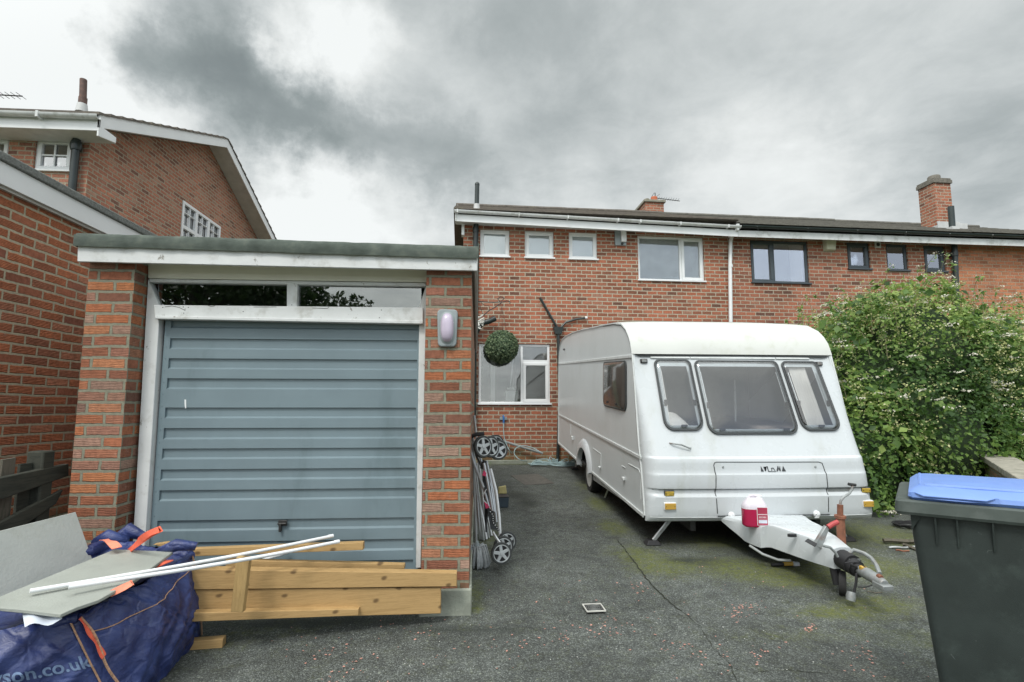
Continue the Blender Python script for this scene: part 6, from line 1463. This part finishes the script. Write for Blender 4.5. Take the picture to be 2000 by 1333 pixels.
rg_ = np.random.default_rng(2); Pc = V_.reshape(-1, 4, 3)[:, 0]; patch = np.clip(dnoise(Pc, .9, 40)*1.3+.5, 0, 1)*.6+c_*.5-.02+.10*np.clip(Pc[:, 2]-1.6, 0, 1.4)
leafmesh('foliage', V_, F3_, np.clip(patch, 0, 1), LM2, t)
V_, F3_, c_ = leaves(9000, hedgept(.86, 1.05), .058, 22, .75, .2); Pc = V_.reshape(-1, 4, 3)[:, 0]
big = dnoise(Pc, .8, 77) > .02; kk = np.where(big)[0]; V2 = V_.reshape(-1, 4, 3)[kk].reshape(-1, 3); I = np.arange(len(kk))*4
leafmesh('bramble_leaves', V2, np.stack([I, I+1, I+2, I, I+2, I+3], 1).reshape(-1, 3), c_[kk], LM2, t)
# little pale flower clusters
def clusters(n, lo_, hi_, spread, per, size, seed, mask=None, flat=1.0):
    rng = np.random.default_rng(seed); P, Nn = hedgept(lo_, hi_)(rng, n)
    if mask is not None: k = mask(P); P = P[k]
    n2 = len(P); Q = np.repeat(P, per, 0)+rng.normal(size=(n2*per, 3))*np.array([spread, spread, spread*flat])
    def fn(r2, m_): return Q, r2.normal(size=(m_, 3))*.7+np.array([0, -.3, .8])
    return leaves(n2*per, fn, size, seed+1, .9, .3)
V_, F3_, c_ = clusters(4600, .97, 1.09, .024, 6, .0125, 31, lambda P: (dnoise(P, .75, 5)+.22*(P[:, 2]-1.3)) > -.22); leafmesh('pale_blossom', V_, F3_, c_, LM3, t)
V_, F3_, c_ = clusters(700, 1.03, 1.12, .035, 18, .012, 35, lambda P: dnoise(P, 1.0, 15) > -.05, .25); leafmesh('white_blossom', V_, F3_, c_, LM4, t)
# arching sprays above the crown
rng = np.random.default_rng(8); sp = MB(); LP = []; FP = []
for k in range(70):
    q = rng.integers(0, 1000); x = rng.uniform(4.6, 9.2); y = rng.uniform(6.6, 8.6)
    zt_ = max([bz+br[2]*sqrt(max(0, 1-((x-bx)/br[0])**2-((y-by)/br[1])**2)) for (bx, by, bz), br in blobs_h if ((x-bx)/br[0])**2+((y-by)/br[1])**2 < 1] or [0])
    if zt_ < 1.6: continue
    h_ = rng.uniform(.12, .42); dx, dy = rng.normal()*.12, rng.normal()*.12
    P = [Vector((x-6, y-7.5, zt_-.25)), Vector((x-6+dx*.3, y-7.5+dy*.3, zt_+h_*.5)), Vector((x-6+dx, y-7.5+dy, zt_+h_))]
    sp.tube(catmull(P, 4), .004, 4)
    for s_ in np.linspace(.25, 1, 9):
        p_ = lrp(P[1], P[2], s_) if s_ > .5 else lrp(P[0], P[1], s_*2); LP.append(tuple(p_+Vector(tuple(rng.normal(size=3)*.02))))
    FP.append(tuple(P[2]))
split_build(sp, 'stem', plain('hedge stem', (.16,.15,.08), .8), t)
LP = np.array(LP); V_, F3_, c_ = leaves(len(LP), lambda r, n: (LP, r.normal(size=(n, 3))), .03, 41); leafmesh('spray_leaves', V_, F3_, c_*.6+.4, LM2, t)
FQ = np.repeat(np.array(FP), 14, 0)+rng.normal(size=(len(FP)*14, 3))*np.array([.035, .035, .012]); V_, F3_, c_ = leaves(len(FQ), lambda r, n: (FQ, r.normal(size=(n, 3))*.5+np.array([0, 0, 1])), .010, 43, .9); leafmesh('spray_blossom', V_, F3_, c_, LM4, t)
# dark core: shade between leaves put into its colour, so gaps read as depth
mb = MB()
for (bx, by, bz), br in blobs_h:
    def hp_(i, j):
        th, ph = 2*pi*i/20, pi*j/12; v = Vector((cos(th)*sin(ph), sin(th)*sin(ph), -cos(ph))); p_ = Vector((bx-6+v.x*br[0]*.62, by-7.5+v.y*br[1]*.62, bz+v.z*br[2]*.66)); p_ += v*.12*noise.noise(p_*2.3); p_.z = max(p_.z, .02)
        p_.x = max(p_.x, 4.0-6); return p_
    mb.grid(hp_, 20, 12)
mb.build('shade_core', plain('hedge shade core', (.022,.042,.014), .95, var=.5, vs=14, bump=1, bs=20), t)
# plants beyond the wall
def shrub(cx_, cy_, r_, h_, n, seed, label, tone, lsz=.03):
    f_ = Frame((cx_, cy_, 0)); s_ = thing('garden_shrub', label, 'plant', f_)
    def fn(rng, n_):
        v = rng.normal(size=(n_, 3)); v /= np.linalg.norm(v, axis=1, keepdims=True); v[:, 2] = np.abs(v[:, 2]); return v*np.array([r_, r_, h_])*rng.uniform(.4, 1.1, (n_, 1)), v+rng.normal(size=(n_, 3))*.7
    V_, F3_, c_ = leaves(n, fn, lsz, seed); leafmesh('foliage', V_, F3_, c_*.5+tone, LM2, s_)
    MB().tube([(0,0,0),(.02,0,h_*.7)], .02, 6).build('stem', M['old_wood'], s_)
shrub(8.2, 6.6, .9, 1.02, 2600, 51, 'low leafy green shrub behind the grey wall coping at the right edge', .35)
shrub(8.9, 7.6, .6, 1.05, 1400, 53, 'yellow green shrub between the low wall and the silver car', .55)
q = W.Y(1977, 868, 7.0); f_ = Frame((q.x, q.y, .0)); pt = thing('flower_pot', 'terracotta bowl on a post among plants beyond the low wall', 'flower pot', f_)
MB().lathe([(.05,q.z-.02),(.10,q.z+.03),(.11,q.z+.04),(.09,q.z+.04)], (0,0,0), (0,0,1), 16).build('bowl', M['terracotta'], pt); MB().tube([(0,0,0),(0,0,q.z-.01)], .03, 8).build('stand', M['dark_metal'], pt)

# ================================================================== WHEELED BIN
q = W.Z(1750, 1003, .945); rb = radians(-42.2); fbn = Frame((q.x, q.y, 0), rb); bn = thing('wheelie_bin', 'dark green wheeled bin with a blue lid at the right edge of the drive', 'bin', fbn)
BW, BD = .60, .70; zr = .945
def sec(x0, x1, y0, y1, z, r_=.035, n=4): return [(x, y, z) for x, y in rrect(x0, x1, y0, y1, r_, n)]
def loft(secs, name, mat, par, caps=(True, True), bevel=0, ang=40):
    mb = MB(); n_ = len(secs[0]); vs = [v for s_ in secs for v in s_]; fs = [(i*n_+k, i*n_+(k+1) % n_, (i+1)*n_+(k+1) % n_, (i+1)*n_+k) for i in range(len(secs)-1) for k in range(n_)]
    if caps[0]: fs.append(tuple(range(n_-1, -1, -1)))
    if caps[1]: fs.append(tuple((len(secs)-1)*n_+k for k in range(n_)))
    return mb.add(vs, fs).build(name, mat, par, bevel=bevel, ang=ang)
loft([sec(.12,BW-.12,.10,BD-.12,.02), sec(.115,BW-.115,.095,BD-.11,.05), sec(.10,BW-.10,.085,BD-.10,.25), sec(.052,BW-.052,.035,BD-.06,zr-.10), sec(.047,BW-.047,.030,BD-.055,zr+.01)], 'bin_body', M['bin'], bn, ang=30)
loft([sec(.002,BW-.002,.0,BD,zr,.02), sec(-.004,BW+.004,-.006,BD,zr+.012,.02), sec(.0,BW,-.002,BD,zr+.055,.02), sec(.008,BW-.008,.006,BD,zr+.062,.02)], 'rim', M['bin_rim'], bn, ang=30)
mb = MB()
for x in (.20, .31, .42, .13): mb.hexa([(x,.030,zr-.12),(x+.006,.030,zr-.12),(x+.006,.034,zr-.12),(x,.034,zr-.12)], [(x,.004,zr),(x+.006,.004,zr),(x+.006,.034,zr),(x,.034,zr)])
mb.ext([(.05,.02,zr),(.09,.02,zr),(.05,.034,zr-.07)], (0,.012,0)); split_build(mb, 'rim_rib', M['bin'], bn)
rimz = zr+.062
lid = loft([sec(.055,BW-.055,.03,BD-.02,rimz,.03), sec(.045,BW-.045,.02,BD-.015,rimz+.012,.035), sec(.048,BW-.048,.025,BD-.015,rimz+.030,.035), sec(.075,BW-.075,.07,BD-.02,rimz+.052,.04), sec(.09,BW-.09,.10,BD-.03,rimz+.056,.05)], 'lid', M['lid'], bn, ang=35)
mb = MB(); mb.tube([(.11,.11,rimz+.056),(.3,.10,rimz+.058),(.49,.11,rimz+.056)], .008, 8); mb.tube([(.09,.14,rimz+.05),(.09,.6,rimz+.056)], .008, 8); mb.build('lid_rib', M['lid'], lid)
mb = MB().grid(lambda i, j: (lrp(.06,.34,i/16), lrp(.016,-.004,sin(pi*i/16)*(j/3)), rimz+.034-.022*(j/3)*1.0), 16, 3); mb.ext([(.07,.012,rimz+.03),(.33,.012,rimz+.03),(.30,-.006,rimz+.02),(.10,-.006,rimz+.02)], (0,0,.006)); mb.build('lid_grip', M['lid'], lid, bevel=.002)
mb = MB().tube([(.04,BD+.03,zr+.03),(BW-.04,BD+.03,zr+.03)], .015, 8); mb.build('bin_handle', M['bin_rim'], bn)
for x in (.13, BW-.18): 
    wo = MB().lathe([(.06,0),(.10,.005),(.10,.045),(.06,.05)], (x, BD-.10, .10), (1,0,0), 24).build('wheel', M['tyre'], bn); MB().lathe([(.06,.006),(.02,.006)], (x, BD-.10, .10), (1,0,0), 16).build('hub', M['grey_tube'], wo)
# ---- odds by the bin
def stick(a, b_, r_, mat, name, label, z=.02):
    p, q_ = G(*a)+Vector((0,0,z)), G(*b_)+Vector((0,0,z)); mb = MB(); P = [lrp(p, q_, i/8)+Vector((.006*noise.noise((i*.7, z*50, 0)), .006*noise.noise((i*.7, 3, 0)), .004*sin(i))) for i in range(9)]; mb.tube(P, r_, 5)
    return tag(mb.build(name, mat, ang=30), label, 'stick', 'loose sticks beside the bin')
stick((1725,1062),(1800,1064),.022,M['old_pale'],'old_stick','thick weathered stick, rear one of the sticks beside the bin',.03)
stick((1736,1073),(1790,1072),.011,M['alu'],'metal_rod','short grey rod lying in front of the thick stick by the bin',.015)
stick((1765,1068),(1812,1085),.016,M['old_pale'],'old_stick','forked brown stick, nearest the bin',.02)
stick((1750,1077),(1775,1079),.008,M['rust'],'old_stick','tiny rusty splinter beside the grey rod',.01)
q = G(1785, 1030); mb = MB(); rnd = random.Random(3)
for k in range(5): mb.tube([(q.x+(.17+.015*k)*cos(2*pi*i/20)*1.0, q.y+(.10+.01*k)*sin(2*pi*i/20), q.z+.01+.008*k+.01*noise.noise((i*.5, k, 1))) for i in range(20)], .006, 6, closed=True)
tag(mb.build('coiled_cable', M['black'], ang=80), 'coil of black cable on the mossy ground behind the bin', 'cable')
q = G(1535, 1108); f_ = Frame((q.x, q.y, q.z)); tl = thing('hand_tool', 'orange and black hand tool lying under the caravan drawbar', 'tool', f_)
MB().tube([(-.13,0,.02),(-.02,.0,.025)], .014, 8).build('handle', M['black'], tl); MB().tube([(-.02,0,.025),(.06,0,.028)], .017, 8).build('orange_sleeve', M['amber'], tl); MB().hexa([(.06,-.02,.01),(.12,-.02,.01),(.12,.03,.01),(.06,.03,.01)], [(.06,-.01,.05),(.12,-.01,.04),(.12,.02,.04),(.06,.02,.05)]).build('jaw', M['galv'], tl, bevel=.004)
stick((1693,1158),(1722,1160),.004,M['old_pale'],'twig','thin pale twig on the moss to the right of the hitch',.006)
# ================================================================== TREES BEHIND THE CAMERA (seen mirrored in the garage panes)
LM5 = leafmat('tree leaf', [(.1, (.015,.035,.012)), (.6, (.035,.07,.022)), (1, (.07,.12,.035))], trans=.35)
def tree(x, y, r_, zc_, seed, label):
    f_ = Frame((x, y, 0)); tr = thing('tree', label, 'tree', f_); rng = np.random.default_rng(seed)
    MB().tube([(0,0,-.1),(.05,.05,1.6),(.0,.1,zc_-.6),(.1,0,zc_+r_*.4)], [.22,.17,.13,.05], 10).build('trunk', M['old_wood'], tr)
    tips = []
    for k in range(26):
        v = rng.normal(size=3); v /= np.linalg.norm(v); v[2] = abs(v[2])*.9-.25; e_ = np.array([0, 0, zc_])+v*r_*rng.uniform(.55, .95); tips.append(e_)
        mid_ = e_*.5+np.array([0, 0, zc_*.45]); MB().tube([(0,0,zc_-1.0-.03*k), tuple(mid_), tuple(e_)], [.06,.035,.012], 5).build('limb', M['old_wood'], tr)
    tips = np.array(tips)
    def fn(r2, n): k = r2.integers(0, len(tips), n); v = r2.normal(size=(n, 3)); v /= np.linalg.norm(v, axis=1, keepdims=True); return tips[k]+v*r2.uniform(.1, 1, (n, 1))**.5*r_*.36, r2.normal(size=(n, 3))
    V_, F3_, c_ = leaves(9000, fn, .085, seed+1, .6); leafmesh('crown', V_, F3_, c_, LM5, tr)
tree(-8.2, -7.6, 2.6, 4.8, 61, 'dark leafy tree mirrored in the left garage pane'); tree(-5.2, -8.6, 1.9, 4.0, 65, 'smaller leafy tree mirrored in the right garage pane')
